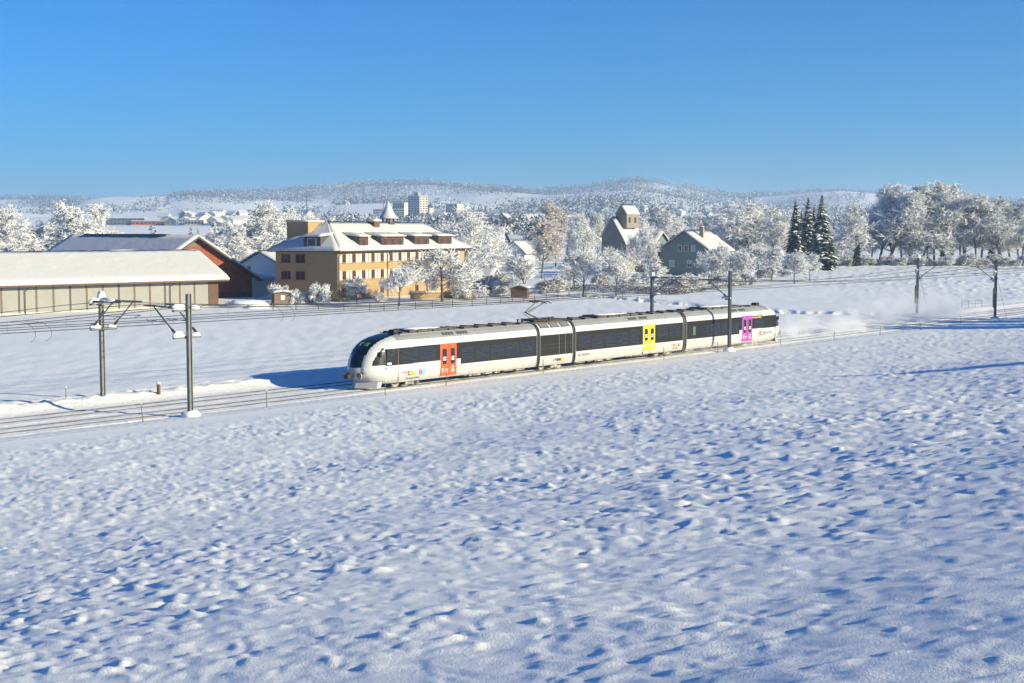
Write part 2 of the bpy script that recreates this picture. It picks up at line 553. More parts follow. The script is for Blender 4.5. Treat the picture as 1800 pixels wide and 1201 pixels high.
bed = link('railway_bed', mesh_np('railway_bed', np.stack([X, Y, zz], -1).reshape(-1, 3), q, np.full(len(q), 4), [M['tracksnow']], smooth=True))
fix_normals(bed.data)
tag(bed, kind='structure')
for rd in RAILS:
    mb = MB()
    for tt in np.arange(-75, 330, 13.5):
        a, b = TD(tt, rd), TD(tt + 13.48, rd)
        for s0, s1, z0, z1 in ((-.035, .035, -.06, .0), (-.012, .012, -.2, -.06), (-.07, .07, -.22, -.2)):
            vs = [a + N * s0 + Z * z0, b + N * s0 + Z * z0, b + N * s1 + Z * z0, a + N * s1 + Z * z0,
                  a + N * s0 + Z * z1, b + N * s0 + Z * z1, b + N * s1 + Z * z1, a + N * s1 + Z * z1]
            mb.hexa(vs)
    mb.build('rail', M['rail'], bed)

# ------------------------------------------------------------------ the train (local x runs along the line, camera side is -y, rail top z = 0)
T_MID = 43.3
RZ = math.atan2(T[1], T[0])
train = thing('regional_train', 'white and anthracite regional train with orange, yellow and purple doors running on the line', 'train', TD(T_MID, -2.9), RZ)
W = 1.5
PROF_Z = np.array([.40, .50, .62, .78, .95, 1.12, 1.3, 1.5, 1.66, 1.82, 1.98, 2.15, 2.32, 2.5, 2.67, 2.83, 2.96, 3.08, 3.2, 3.31, 3.42, 3.52, 3.61, 3.68, 3.735, 3.78, 3.81, 3.83])
PROF_Y = np.interp(PROF_Z, [.40, .62, 1.1, 2.83, 3.08, 3.31, 3.52, 3.68, 3.735, 3.78, 3.81, 3.83],
                   [1.37, 1.45, 1.5, 1.5, 1.46, 1.385, 1.23, 1.04, .80, .50, .25, .02])
TF_Z = [.40, .62, .95, 1.3, 1.6, 1.9, 2.3, 2.7, 3.08, 3.31, 3.52, 3.68, 3.78, 3.83]
TF_X = [.95, .50, .14, .0, .04, .12, .28, .54, .95, 1.34, 1.92, 2.62, 3.3, 3.9]
NOSE_L = 4.3


def profile_class(z, y):
    if z > 3.67: return 2      # dusty deck
    if z > 3.31: return 1      # grey shoulder
    return 0                   # white side


def straight_car(name, x0, x1, mats=('white', 'grey', 'deck', 'under')):
    ys = np.concatenate([-PROF_Y, PROF_Y[::-1]]); zs = np.concatenate([PROF_Z, PROF_Z[::-1]])
    n = len(ys)
    V = [(x, ys[k], zs[k]) for x in (x0, x1) for k in range(n)]
    Fc, mi = [], []
    for k in range(n):
        k2 = (k + 1) % n
        Fc.append((k, k2, n + k2, n + k))
        mi.append(3 if k == n - 1 else profile_class((zs[k] + zs[k2]) / 2, 0))
    Fc += [tuple(range(n - 1, -1, -1)), tuple(range(n, 2 * n))]; mi += [0, 0]
    mb = MB(); mb.v = V; mb.f = Fc; mb.m = mi
    return mb.build(name, [M[k] for k in mats], train)


def nose(name, xt, sgn):
    """cab end: xt = foremost point, sgn = +1 when the body lies towards +x; side (near) = -y"""
    nr, nc = 46, 16
    cls = {}
    zf = np.interp(np.linspace(0, 1, 70), np.linspace(0, 1, len(PROF_Z)), PROF_Z)
    yf = np.interp(zf, PROF_Z, PROF_Y); tf = np.interp(zf, TF_Z, TF_X)
    fr = (np.linspace(0, 1, nr + 1)) ** 1.25

    FW = .42

    def wfac(dx):
        return FW + (1 - FW) * np.sqrt(np.maximum(0, 1 - (1 - np.minimum(1, dx / 2.2)) ** 2))

    def side_class(x, z):
        # x measured back from the foremost point
        if z > 3.31: return 'grey' if x > 2.78 else 'white'
        # cab side window: a quarter-arch that leans with the pillar
        if 1.72 < z < 2.84:
            lead = np.interp(z, [1.72, 2.0, 2.3, 2.6, 2.84], [.52, .64, .86, 1.12, 1.40])
            if lead < x < 1.57: return 'cab'
        if 1.66 < z < 2.83 and x >= 1.57: return 'band'
        return 'white'
    for sd in (-1, 1):
        P = np.zeros((len(zf), nr + 1, 3))
        for j, f in enumerate(fr):
            xx = tf + (NOSE_L - tf) * f
            P[:, j, 0] = xt + sgn * xx
            P[:, j, 1] = sd * yf * wfac(xx - tf)
            P[:, j, 2] = zf
        for a in range(len(zf) - 1):
            for b in range(nr):
                q = [P[a, b], P[a, b + 1], P[a + 1, b + 1], P[a + 1, b]]
                cx = abs(np.mean([p[0] for p in q]) - xt); cz = np.mean([p[2] for p in q])
                # the screen wraps a little round the corner and up over the forehead
                lead = np.interp(cz, TF_Z, TF_X) + np.interp(cz, [1.6, 2.6, 3.1, 3.4, 3.6, 3.83], [.02, .04, .08, .18, .35, .55])
                c = 'shield' if (cz > 1.6 and cx < lead - .02) else side_class(cx, cz)
                if c == 'white' and cz < .66 and cx < 1.4: c = 'white'
                cls.setdefault((c, sd if c in ('cab', 'band') else 0), []).append(q)
    # front face between the two sides
    cc = np.linspace(-1, 1, nc + 1)
    P = np.zeros((len(zf), nc + 1, 3))
    for j, c in enumerate(cc):
        P[:, j, 0] = xt + sgn * (tf - .30 * (1 - c * c) * np.clip((3.9 - zf) / 2.2, 0, 1))
        P[:, j, 1] = yf * FW * c
        P[:, j, 2] = zf
    for a in range(len(zf) - 1):
        for b in range(nc):
            q = [P[a, b], P[a, b + 1], P[a + 1, b + 1], P[a + 1, b]]
            cz = np.mean([p[2] for p in q])
            cls.setdefault(('shield' if cz > 1.6 else 'low', 0), []).append(q)
    names = dict(white='cab_shell', grey='cab_roof', low='front_apron', shield='windscreen', cab='cab_window', band='window_band')
    mm = dict(white='white', grey='grey', low='nose_grey', shield='shield', cab='cabglass', band='dark')
    for (c, _sd), qs in cls.items():
        me = bpy.data.meshes.new(names[c])
        idx, vs, fs = {}, [], []
        for q in qs:
            f = []
            for p in q:
                k = tuple(np.round(p, 5))
                if k not in idx: idx[k] = len(vs); vs.append(k)
                f.append(idx[k])
            if len(set(f)) > 2: fs.append(tuple(dict.fromkeys(f)))
        me.from_pydata(vs, [], fs); me.materials.append(M[mm[c]])
        me.polygons.foreach_set('use_smooth', [True] * len(fs)); me.validate(); fix_normals(me)
        link(names[c], me, train)


def plate(name, x0, x1, z0, z1, off, m, parent=train, th=.03, bev=0.0):
    """panel on the camera side of the train, standing proud of the side by off"""
    return MB().box(x0, x1, -W - off, -W - off + th, z0, z1).build(name, m, parent, bevel=bev)


X = lambda t: t - T_MID
xn1, xn2 = X(15.9), X(71.9)
nose('cab', xn1, 1)
nose('cab', xn2, -1)
body1 = straight_car('car_body', xn1 + NOSE_L, X(33.78))
body2 = straight_car('car_body', X(38.68), X(54.06))
body3 = straight_car('car_body', X(54.66), xn2 - NOSE_L)
pm = straight_car('power_module', X(34.17), X(38.27), ('white', 'white', 'deck', 'under'))
for a, b in ((33.78, 34.17), (38.27, 38.68), (54.06, 54.66)):
    mb = MB()
    ys = np.concatenate([-PROF_Y, PROF_Y[::-1]]) * .955; zs = np.concatenate([PROF_Z, PROF_Z[::-1]]) - .04
    n = len(ys); xs = np.linspace(X(a) - .02, X(b) + .02, 7)
    for j in range(6):
        s0 = 1.0 if j % 2 == 0 else .975; s1 = .975 if j % 2 == 0 else 1.0
        vs = [(xs[j], y * s0, z) for y, z in zip(ys, zs)] + [(xs[j + 1], y * s1, z) for y, z in zip(ys, zs)]
        mb.add(vs, [(k, (k + 1) % n, n + (k + 1) % n, n + k) for k in range(n)])
    mb.build('gangway_bellows', M['black'], train)

# dark window bands (stepped where the floor drops)
plate('window_band', xn1 + NOSE_L, X(22.90), 1.66, 2.83, .004, M['dark'])
plate('window_band', X(24.60), X(25.05), 1.66, 2.83, .004, M['dark'])
plate('window_band', X(25.05), X(33.76), 1.25, 2.83, .0045, M['dark'])
plate('window_band', X(38.70), X(47.95), 1.27, 2.86, .004, M['dark'])
plate('window_band', X(49.75), X(54.04), 1.27, 2.86, .004, M['dark'])
plate('window_band', X(54.68), X(63.50), 1.30, 2.88, .004, M['dark'])
plate('window_band', X(63.50), X(63.98), 1.66, 2.88, .0045, M['dark'])
plate('window_band', X(65.75), xn2 - NOSE_L, 1.66, 2.88, .004, M['dark'])
plate('side_panel', X(34.19), X(36.55), 1.17, 2.80, .004, M['dark'])
plate('side_panel', X(36.57), X(37.35), 1.17, 2.80, .006, M['dark'])
plate('side_panel', X(37.37), X(38.25), 1.17, 2.80, .004, M['dark'])
for a, b, z0, z1 in ((18.98, 20.62, 1.75, 2.72), (20.80, 22.45, 1.75, 2.72),
                     (25.12, 26.48, 1.36, 2.50), (26.65, 28.22, 1.36, 2.50), (28.40, 29.95, 1.36, 2.50), (30.12, 31.65, 1.36, 2.50), (31.84, 33.38, 1.36, 2.50),
                     (39.10, 40.62, 1.40, 2.52), (40.82, 42.32, 1.40, 2.52), (42.55, 44.15, 1.40, 2.52), (44.32, 45.88, 1.40, 2.52), (46.06, 47.45, 1.40, 2.66),
                     (50.14, 51.78, 1.75, 2.74), (51.96, 53.62, 1.75, 2.74),
                     (56.80, 58.35, 1.42, 2.52), (58.55, 60.15, 1.42, 2.52), (60.36, 62.0, 1.42, 2.52), (62.2, 63.42, 1.42, 2.52),
                     (66.18, 67.90, 1.74, 2.62)):
    w = plate('window', X(a), X(b), z0, z1, .010, M['glass'], bev=.004)
plate('window', X(55.05), X(55.50), 1.60, 2.55, .010, M['glass'], bev=.004)
plate('toilet_window', X(55.66), X(56.05), 1.62, 2.40, .010, mat('frosted_green_pane', (.06, .16, .13), .3), bev=.004)
plate('first_class_stripe', X(65.78), X(67.42), 2.68, 2.77, .007, M['signal_yellow'])
plate('cab_door_window', X(17.55), X(18.12), 1.70, 2.80, -.002, M['glass'])
plate('reservation_sign', X(17.60), X(17.98), 1.71, 1.84, .004, M['lwhite'])
for a, b in ((19.3, 22.88), (24.62, 33.76), (38.7, 47.93), (49.77, 54.04), (54.68, 63.95), (65.77, 67.42)):
    plate('panel_joint', X(a), X(b), 1.035, 1.05, .003, M['ldark'])
plate('body_joint', X(18.64), X(18.68), .45, 3.05, .002, M['ldark'])
plate('body_joint', X(70.05), X(70.09), .45, 1.65, .002, M['ldark'])
plate('body_joint', X(70.05), X(70.09), 2.9, 3.05, .002, M['ldark'])
# doors: two leaves each, with a tall rounded pane
for (a, b), m, z0, z1, cn in (((22.92, 24.58), 'orange', .52, 2.84, 'orange'), ((47.98, 49.72), 'yellow', .74, 2.94, 'yellow'), ((64.0, 65.73), 'purple', .56, 2.95, 'purple')):
    mid = (a + b) / 2
    for k, (p, q) in enumerate(((a, mid - .02), (mid + .02, b))):
        d = plate('door', X(p), X(q), z0, z1, .022, M[m], th=.06, bev=.008)
        d['label'] = cn + ' sliding door leaf'
        mb = MB(); cx = (p + q) / 2; hw = .24; zc0, zc1 = z0 + .82, z1 - .35; r = .14
        poly = []
        for (ox, oz, a0) in ((cx + hw - r, zc0 + r, -90), (cx + hw - r, zc1 - r, 0), (cx - hw + r, zc1 - r, 90), (cx - hw + r, zc0 + r, 180)):
            for s in range(5):
                th = math.radians(a0 + s * 22.5)
                poly.append((X(ox) + r * math.cos(th), oz + r * math.sin(th)))
        mb.prism(poly, 'y', -W - .034, -W - .016)
        mb.build('door_window', M['glass'], d)
        st = MB()
        for ix in (-1, 1):
            for iz in (0, 1):
                st.box(X(cx + ix * .085 - .05), X(cx + ix * .085 + .05), -W - .040, -W - .036, zc0 + .28 + iz * .16, zc0 + .39 + iz * .16)
        st.build('sticker', M['lwhite'], d)['kind'] = 'stuff'
        lg = MB()                                     # white pictogram low on the leaf
        if k == 0:
            for s in range(10):
                th = math.radians(60 + s * 27)
                th2 = math.radians(60 + (s + 1) * 27)
                for (r0, r1) in ((.10, .145),):
                    vs = [(X(cx - .16) + rr * math.cos(t_), -W - .0275, z0 + .42 + rr * math.sin(t_)) for rr, t_ in ((r0, th), (r1, th), (r1, th2), (r0, th2))]
                    lg.add(vs, [(0, 1, 2, 3)])
            for s in range(3):
                lg.box(X(cx + .03 + s * .12), X(cx + .11 + s * .12), -W - .029, -W - .026, z0 + .38, z0 + .47)
        else:
            lg.box(X(cx - .16), X(cx + .16), -W - .029, -W - .026, z0 + .26, z0 + .36)
            for s in range(8):
                th, th2 = math.radians(s * 45), math.radians(s * 45 + 34)
                vs = [(X(cx) + rr * math.cos(t_), -W - .0275, z0 + .53 + rr * math.sin(t_)) for rr, t_ in ((.09, th), (.14, th), (.14, th2), (.09, th2))]
                lg.add(vs, [(0, 1, 2, 3)])
        lg.build('pictogram', M['lwhite'], d)['kind'] = 'stuff'
    plate('door_seal', X(mid - .02), X(mid + .02), z0, z1, .010, M['black'])
plate('door_step', X(47.98), X(49.72), .46, .70, .012, M['white'])


def lettering(parts, x, z, size, yoff=.008, shear=0.0, gap=1.0, name='lettering'):
    """flat printed words on the camera side; parts = [(text, material), ...]"""
    for txt, m in parts:
        cu = bpy.data.curves.new('text', 'FONT')
        cu.body = txt; cu.size = size; cu.shear = shear; cu.extrude = .0008; cu.offset = size * .02
        o = bpy.data.objects.new('text', cu)
        COL.objects.link(o)
        bpy.context.view_layer.update()
        dg = bpy.context.evaluated_depsgraph_get()
        me = bpy.data.meshes.new_from_object(o.evaluated_get(dg))
        wd = o.dimensions.x
        bpy.data.objects.remove(o)
        me.materials.clear(); me.materials.append(M[m])
        t = link(name, me, train)
        t.location = (x, -W - yoff, z); t.rotation_euler = (math.pi / 2, 0, 0)
        x += wd * gap + size * .03
    return x


def thurbo(x, z, size):
    MB().box(x - size * .85, x + size * .20, -W - .009, -W - .007, z + size * .36, z + size * .45).build('lettering', M['lred'], train)
    lettering([('t', 'lred'), ('h', 'lgreen'), ('u', 'lyellow'), ('r', 'lgrey'), ('b', 'lpurple'), ('o', 'lcyan')], x, z, size, shear=.12)


thurbo(X(19.55), .82, .62)
lettering([('Die Regionalbahn.', 'ldark')], X(19.35), .57, .20, shear=.25)
thurbo(X(52.55), .80, .40)
lettering([('Die Regionalbahn.', 'ldark')], X(52.40), .63, .12, shear=.25)
lettering([('bw', 'lblack'), ('egt', 'lyellow')], X(36.25), .68, .42, shear=.05)
mb = MB()
mb.add([(X(35.80), -W - .008, .72), (X(35.98), -W - .008, .80), (X(35.80), -W - .008, .80)], [(0, 1, 2)])
mb.add([(X(36.16), -W - .008, .72), (X(35.98), -W - .008, .80), (X(36.16), -W - .008, .90)], [(0, 1, 2)])
mb.build('lettering', M['lblack'], train)
for x, z, s in ((X(39.08), .88, .15), (X(67.1), 1.06, .25)):
    MB().box(x, x + s * 2.6, -W - .008, -W - .002, z - s * .2, z + s * 1.15).build('logo_plate', M['lred'], train)
    lg = MB(); cx = x + s * 1.75; cz = z + s * .47
    lg.box(cx - s * .62, cx + s * .62, -W - .010, -W - .0085, cz - s * .13, cz + s * .13)
    lg.box(cx - s * .13, cx + s * .13, -W - .0103, -W - .0088, cz - s * .42, cz + s * .42)
    for sx in (-1, 1):
        lg.add([(cx + sx * s * .85, -W - .0095, cz), (cx + sx * s * .45, -W - .0095, cz + s * .38), (cx + sx * s * .45, -W - .0095, cz - s * .38)], [(0, 1, 2)])
    lg.build('logo_mark', M['lwhite'], train)
    lettering([('SBB CFF FFS', 'ldark')], x + s * 2.9, z, s * 1.25)
sw = MB().add([(X(17.35), -1.49, 1.52), (X(17.60), -1.49, 1.36), (X(17.63), -1.49, 1.42), (X(17.40), -1.49, 1.56)], [(0, 1, 2, 3)])
sw.build('swoosh_mark', M['lblue'], train)

# roof equipment
for a, b in ((20.5, 24.9), (42.6, 48.2), (58.6, 65.2)):
    mb = MB(); mb.box(X(a), X(b), -.80, .95, 3.68, 3.93)
    for s in range(5):
        xa = X(a) + (b - a) * (s + .2) / 5
        mb.box(xa, xa + (b - a) * .12, -.82, .97, 3.7, 3.95)
    ac = mb.build('roof_unit', M['slate'], train, bevel=.02)
    sn = MB(); sn.lump((X((a + b) / 2 - .3), 0, 3.93), ((b - a) * .42, .7, .10), int(a), 12, 4)
    sn.build('snow_layer', M['snow'], ac, smooth=True)
for x in np.concatenate([np.arange(19.6, 33.4, 1.6), np.arange(39, 54, 1.6), np.arange(55, 67, 1.6)]):
    MB().box(X(x), X(x) + .12, -.95, .95, 3.66, 3.865).build('roof_rib', M['slate'], train)
for y0, y1 in ((-1.0, -.93), (.93, 1.0)):
    for a, b in ((19.3, 33.6), (38.8, 53.9), (54.8, 67.4)):
        MB().box(X(a), X(b), y0, y1, 3.64, 3.80 if y0 > 0 else 3.74).build('roof_rail', M['deck'] if y0 > 0 else M['grey'], train)
for ts in ((23.3, 24.85), (46.1, 47.65), (62.2, 63.65)):
    for t0 in ts:
        vg = MB()
        for s in range(4):
            xa = X(t0 + .05 + s * .31)
            ya, za, yb, zb = -1.30, 3.435, -1.13, 3.61
            ny, nz = -.72, .69
            v0 = [(xa, ya, za), (xa + .22, ya, za), (xa + .22, yb, zb), (xa, yb, zb)]
            v1 = [(p[0], p[1] + ny * .03, p[2] + nz * .03) for p in v0]
            vg.hexa(v0 + v1)
        vg.build('vent_grille', M['slate'], train)
for t0 in (21.7, 27.0, 30.5, 42.0, 48.8, 51.5, 60.6, 65.3):
    MB().hexa([(X(t0), -1.385, 3.31), (X(t0) + .025, -1.385, 3.31), (X(t0) + .025, -1.04, 3.685), (X(t0), -1.04, 3.685),
               (X(t0), -1.40, 3.33), (X(t0) + .025, -1.40, 3.33), (X(t0) + .025, -1.05, 3.70), (X(t0), -1.05, 3.70)]).build('roof_joint', M['ldark'], train)
for s in range(3):                                    # sloping glazed panels of the power module
    a = X(34.35 + s * 1.30); b = a + 1.14
    v0 = [(a, -1.365, 3.345), (b, -1.365, 3.345), (b, -1.06, 3.665), (a, -1.06, 3.665)]
    fr = MB().hexa(v0 + [(p[0], p[1] - .014, p[2] + .014) for p in v0]).build('roof_glazing', M['black'], train)
    v0 = [(a + .07, -1.375, 3.385), (b - .07, -1.375, 3.385), (b - .07, -1.105, 3.668), (a + .07, -1.105, 3.668)]
    MB().hexa([(p[0], p[1], p[2] - .008) for p in v0] + [(p[0], p[1] - .022, p[2] + .010) for p in v0]).build('pane', M['skylight'], fr)
rv = MB()
for x in np.arange(34.35, 38.2, .36):
    for z in (1.10, 1.72, 2.02, 2.88):
        rv.box(X(x), X(x) + .035, -W - .012, -W - .001, z, z + .035)
rv.build('rivet_row', M['nose_grey'], pm)
for xx, sg in ((xn1, 1), (xn2, -1)):
    hb = MB()
    hb.box(xx + sg * 3.55 - .28, xx + sg * 3.55 + .28, -.55, -.05, 3.76, 4.02); hb.box(xx + sg * 3.5 - .15, xx + sg * 3.5 + .5, -.25, .15, 3.8, 3.95)
    hb.build('roof_horn', M['black'], train, bevel=.03)
    # automatic coupler, buffers, snow plough
    cp = MB(); cp.box(xx - sg * .62 - .20, xx - sg * .62 + .20, -.2, .2, .82, 1.12); cp.tube((xx - sg * .5, 0, .98), (xx + sg * .5, 0, .98), .11, n=8)
    cp.build('coupler', M['black'], train, bevel=.03)
    for y in (-.72, .72):
        bf = MB(); bf.tube((xx + sg * .35, y, 1.0), (xx - sg * .18, y, 1.0), .13, n=12); bf.tube((xx - sg * .18, y, 1.0), (xx - sg * .26, y, 1.0), .24, n=16)
        bf.build('buffer', M['under'], train)
        ld = MB(); ld.tube((xx + sg * .55, y * 1.10, 1.50), (xx + sg * .10, y * 1.02, 1.49), .15, .13, n=14)
        ld.build('headlight', M['lamp'], train)
        mr = MB(); mr.box(xx + sg * 1.15 - .08, xx + sg * 1.15 + .08, y * 1.95 - .08, y * 1.95 + .08, 2.30, 2.66)
        if y < 0: mr.build('mirror', M['black'], train, bevel=.03)
    pl = MB(); pl.add([(xx - sg * .05, 0, .12), (xx + sg * .9, -1.25, .12), (xx + sg * 1.3, -1.25, .12), (xx + sg * .5, 0, .12), (xx + sg * .9, 1.25, .12), (xx + sg * 1.3, 1.25, .12),
                       (xx + sg * .2, 0, .62), (xx + sg * 1.0, -1.25, .55), (xx + sg * 1.4, -1.25, .55), (xx + sg * .6, 0, .62), (xx + sg * 1.0, 1.25, .55), (xx + sg * 1.4, 1.25, .55)],
                      [(0, 1, 7, 6), (0, 6, 10, 4), (1, 2, 8, 7), (4, 10, 11, 5), (6, 7, 8, 9), (6, 9, 11, 10), (0, 3, 2, 1), (0, 4, 5, 3), (2, 3, 9, 8), (3, 5, 11, 9)])
    pl.build('snow_plough', M['nose_grey'], train)
    dp = MB()
    ho = random.Random(4)
    for c0 in (-.42, .12):
        for ix in range(4):
            for iz in range(4):
                if ho.random() < .62:
                    y = c0 + ix * .075; z = 3.02 + iz * .055
                    xz = np.interp(z, TF_Z, TF_X) - .30 * (1 - (y / .63) ** 2) * min(1, (3.9 - z) / 2.2)
                    dp.box(xx + sg * xz - .03, xx + sg * xz + .03, y, y + .05, z, z + .04)
    dp.build('destination_display', M['display'], train)
    wp = MB()
    xz = lambda z, y: xx + sg * (np.interp(z, TF_Z, TF_X) - .30 * (1 - (y / .63) ** 2) * min(1, (3.9 - z) / 2.2) - .02)
    wp.path([(xz(1.72, 0), 0, 1.72), (xz(2.0, .15), .15, 2.0), (xz(2.45, .35), .35, 2.45)], .018)
    wp.build('wiper', M['black'], train)

# bogies
for t0, name in ((20.05, 'bogie'), (36.2, 'drive_bogie'), (51.9, 'bogie'), (66.6, 'bogie')):
    bg_ = MB(); bg_.box(X(t0) - 1.7, X(t0) + 1.7, -1.12, -.92, .34, .62); bg_.box(X(t0) - 1.7, X(t0) + 1.7, .92, 1.12, .34, .62)
    bg_.box(X(t0) - .35, X(t0) + .35, -1.0, 1.0, .28, .55)
    bg_.box(X(t0) - .45, X(t0) + .45, -1.25, -1.08, .14, .46)
    bo = bg_.build(name, M['under'], train, bevel=.03)
    for dx in (-1.05, 1.05):
        for y in (-.78, .78):
            wh = MB(); wh.tube((X(t0) + dx, y - .065, .40), (X(t0) + dx, y + .065, .40), .40, n=28)
            wh.tube((X(t0) + dx, y - .22, .40), (X(t0) + dx, y - .06, .40), .17, n=12)
            wh.build('wheel', M['under'], bo)
uf = MB()
for a, b in ((23.2, 33.5), (38.9, 49.8), (54.9, 64.4)):
    x = a
    r_ = random.Random(int(a))
    while x < b - 1:
        w_ = r_.uniform(.6, 1.8)
        uf.box(X(x), X(x + w_), -1.18, 1.18, r_.uniform(.22, .34), .41); x += w_ + r_.uniform(.1, .5)
uf.build('underfloor_equipment', M['under'], train)

# pantograph (knee towards the front)
pan = MB()
kt, kz = on_side(923.5, 549.5, -2.9); ht, hz_ = on_side(948, 530.5, -2.9)
base_t = 35.3
pan.box(X(base_t) - .9, X(base_t) + .9, -.65, .65, 3.86, 3.98)
for sx in (-.8, .8):
    for sy in (-.6, .6): pan.tube((X(base_t) + sx, sy, 3.78), (X(base_t) + sx, sy, 4.05), .08, n=8)
pg = pan.build('pantograph', M['black'], train)
mb = MB()
mb.tube((X(base_t) + .35, 0, 4.02), (X(kt), 0, kz), .065, .05, 8)
mb.tube((X(base_t) - .2, .18, 3.98), (X(kt) - .12, .1, kz - .1), .022, n=6)
mb.build('lower_arm', M['wire'], pg)
mb = MB()
for s in (-1, 1): mb.tube((X(kt), .10 * s, kz), (X(ht), .42 * s, hz_ - .12), .035, .028, 6)
mb.tube((X(kt) + .1, 0, kz - .18), (X(ht) + .2, 0, hz_ - .2), .015, n=5)
mb.build('upper_arm', M['wire'], pg)
for dx in (-.28, .28):
    mb = MB()
    pts = [(X(ht) + dx, y, hz_ + .02 - .22 * max(0, abs(y) - .62) ** 1.3 * 2.2) for y in np.linspace(-.98, .98, 15)]
    mb.path(pts, .032, 6)
    mb.build('contact_strip', M['black'], pg)
MB().box(X(ht) - .3, X(ht) + .3, -.45, -.40, hz_ - .12, hz_ - .06).box(X(ht) - .3, X(ht) + .3, .40, .45, hz_ - .12, hz_ - .06).build('collector_frame', M['black'], pg)
mb = MB()
for x in (33.0, 33.5, 36.8, 37.3): mb.tube((X(x), -.2, 3.8), (X(x), -.2, 4.08), .07, n=8)
mb.tube((X(32.8), -.2, 4.08), (X(37.5), -.2, 4.08), .025, n=6); mb.box(X(36.5), X(37.9), -.5, .4, 3.8, 3.98)
mb.build('roof_conductor', M['black'], train)

# ------------------------------------------------------------------ masts and overhead line
def h_mast(mb, h, w=.26, dpt=.24):
    """H-section post: flanges face along the line"""
    mb.box(-w / 2, -w / 2 + .045, -dpt / 2, dpt / 2, -.5, h)
    mb.box(w / 2 - .045, w / 2, -dpt / 2, dpt / 2, -.5, h)
    mb.box(-w / 2 + .045, w / 2 - .045, -.05, .05, -.5, h)


def cantilever(o, x, sgn, reach, zt, zb, wire_z, double=False):
    """bracket arm; local y*sgn points over the track"""
    mb = MB(); mb.tube((x, sgn * .2, zt), (x, sgn * (reach + .45), zt + .05), .05, n=8)
    arm = mb.build('top_tube', M['steel'], o)
    ins = MB(); ins.tube((x, sgn * .35, zt), (x, sgn * .85, zt + .01), .085, n=8); ins.build('insulator', M['insul'], arm)
    mb = MB(); mb.tube((x, sgn * .2, zb), (x, sgn * (reach - .55), zt), .045, n=8)
    dg = mb.build('diagonal_tube', M['steel'], o)
    ins = MB()
    a = np.array((x, sgn * .2, zb)); b = np.array((x, sgn * (reach - .55), zt)); ins.tube(a + (b - a) * .05, a + (b - a) * .2, .08, n=8)
    ins.build('insulator', M['insul'], dg)
    m = a + (b - a) * .45
    mb = MB(); mb.tube(m, (x, sgn * (reach + .25), wire_z + .18), .024, n=6); mb.tube((x, sgn * (reach + .25), wire_z + .18), (x, sgn * (reach - .45), wire_z + .02), .016, n=5)
    mb.build('steady_arm', M['wire'], o)


def snow_on(o, items, seed=0):
    for k, (c, r) in enumerate(items):
        MB().lump(c, r, seed + k, 10, 5).build('snow_cap', M['snow'], o, smooth=True)


def mast(P, side, h, label, kind, seed):
    """side = +1: near row (track lies towards local +y); -1: far row"""
    o = thing('catenary_mast', label, 'mast', P, RZ, 'overhead line masts beside the track')
    mb = MB(); h_mast(mb, h); mb.build('post', M['steel'], o)
    mb = MB(); mb.box(-.36, .36, -.33, .33, -.6, .03); mb.build('footing', M['concrete'], o, bevel=.03)
    MB().lump((0, 0, -.12), (.62, .55, .36), seed, 12, 5).build('snow_mound', M['snow'], o, smooth=True)
    zt, zb, wz = 6.35, 4.75, 5.35
    rc = 2.95
    if kind == 'double':
        for z in (zt - .12, zb - .12):
            mb = MB(); mb.box(-.95, .95, side * .17 - .05, side * .17 + .05, z - .12, z); mb.box(-.95, .95, side * .30 - .03, side * .30 + .03, z - .12, z)
            mb.build('cross_arm', M['steel'], o)
        for x in (-.75, .75): cantilever(o, x, side, rc, zt, zb, wz)
        snow_on(o, [((-.55, side * .22, zt - .12), (.5, .24, .34)), ((.6, side * .22, zt - .12), (.38, .2, .24)),
                    ((-.6, side * .22, zb - .12), (.42, .22, .34)), ((.62, side * .22, zb - .12), (.34, .2, .22))], seed)
    else:
        for z in (zt - .08, zb - .08):
            MB().box(-.28, .28, side * .14, side * .34, z - .1, z).build('bracket', M['steel'], o)
        cantilever(o, 0, side, rc, zt, zb, wz)
        snow_on(o, [((0, side * .45, zt + .02), (.17, .5, .18)), ((0, side * .42, zb - .06), (.2, .5, .24))], seed)
    return o


pA, pB, pC = TD(0, 0, .12), TD(59.5, 0, .12), TD(120.2, .3, .12)
pD, pE, pF = TD(.6, -10.0, .15), TD(61.5, -10.0, .15), TD(121.3, -10.4, .15)
mA = mast(pA, 1, 7.15, 'grey steel catenary mast with snow-heaped cross arms, beside the plough-edged track ahead of the train', 'double', 10)
mD = mast(pD, -1, 6.35, 'steel catenary mast topped by a pointed snow cap, in front of the long pale shed', 'double', 20)
mB_ = mast(pB, 1, 7.2, 'steel catenary mast standing in front of the last car of the train', 'single', 30)
mE = mast(pE, -1, 6.4, 'steel catenary mast rising behind the train roof with a round snow cap', 'single', 40)
mC = mast(pC, 1, 7.3, 'tensioning mast with counterweights and stay wire, track side towards the slope', 'single', 50)
mF = mast(pF, -1, 7.3, 'tensioning mast with counterweights and stay wire, on the wide stubble field side', 'single', 60)
for o, h in ((mD, 6.35), (mE, 6.4), (mF, 7.3)):
    MB().lump((0, 0, h), (.30, .28, .62 if o is mD else .42), 5, 10, 5).build('snow_cap', M['snow'], o, smooth=True)
MB().lump((-.1, -.75, 6.42), (.22, .85, .2), 8, 10, 5).build('snow_cap', M['snow'], mD, smooth=True)
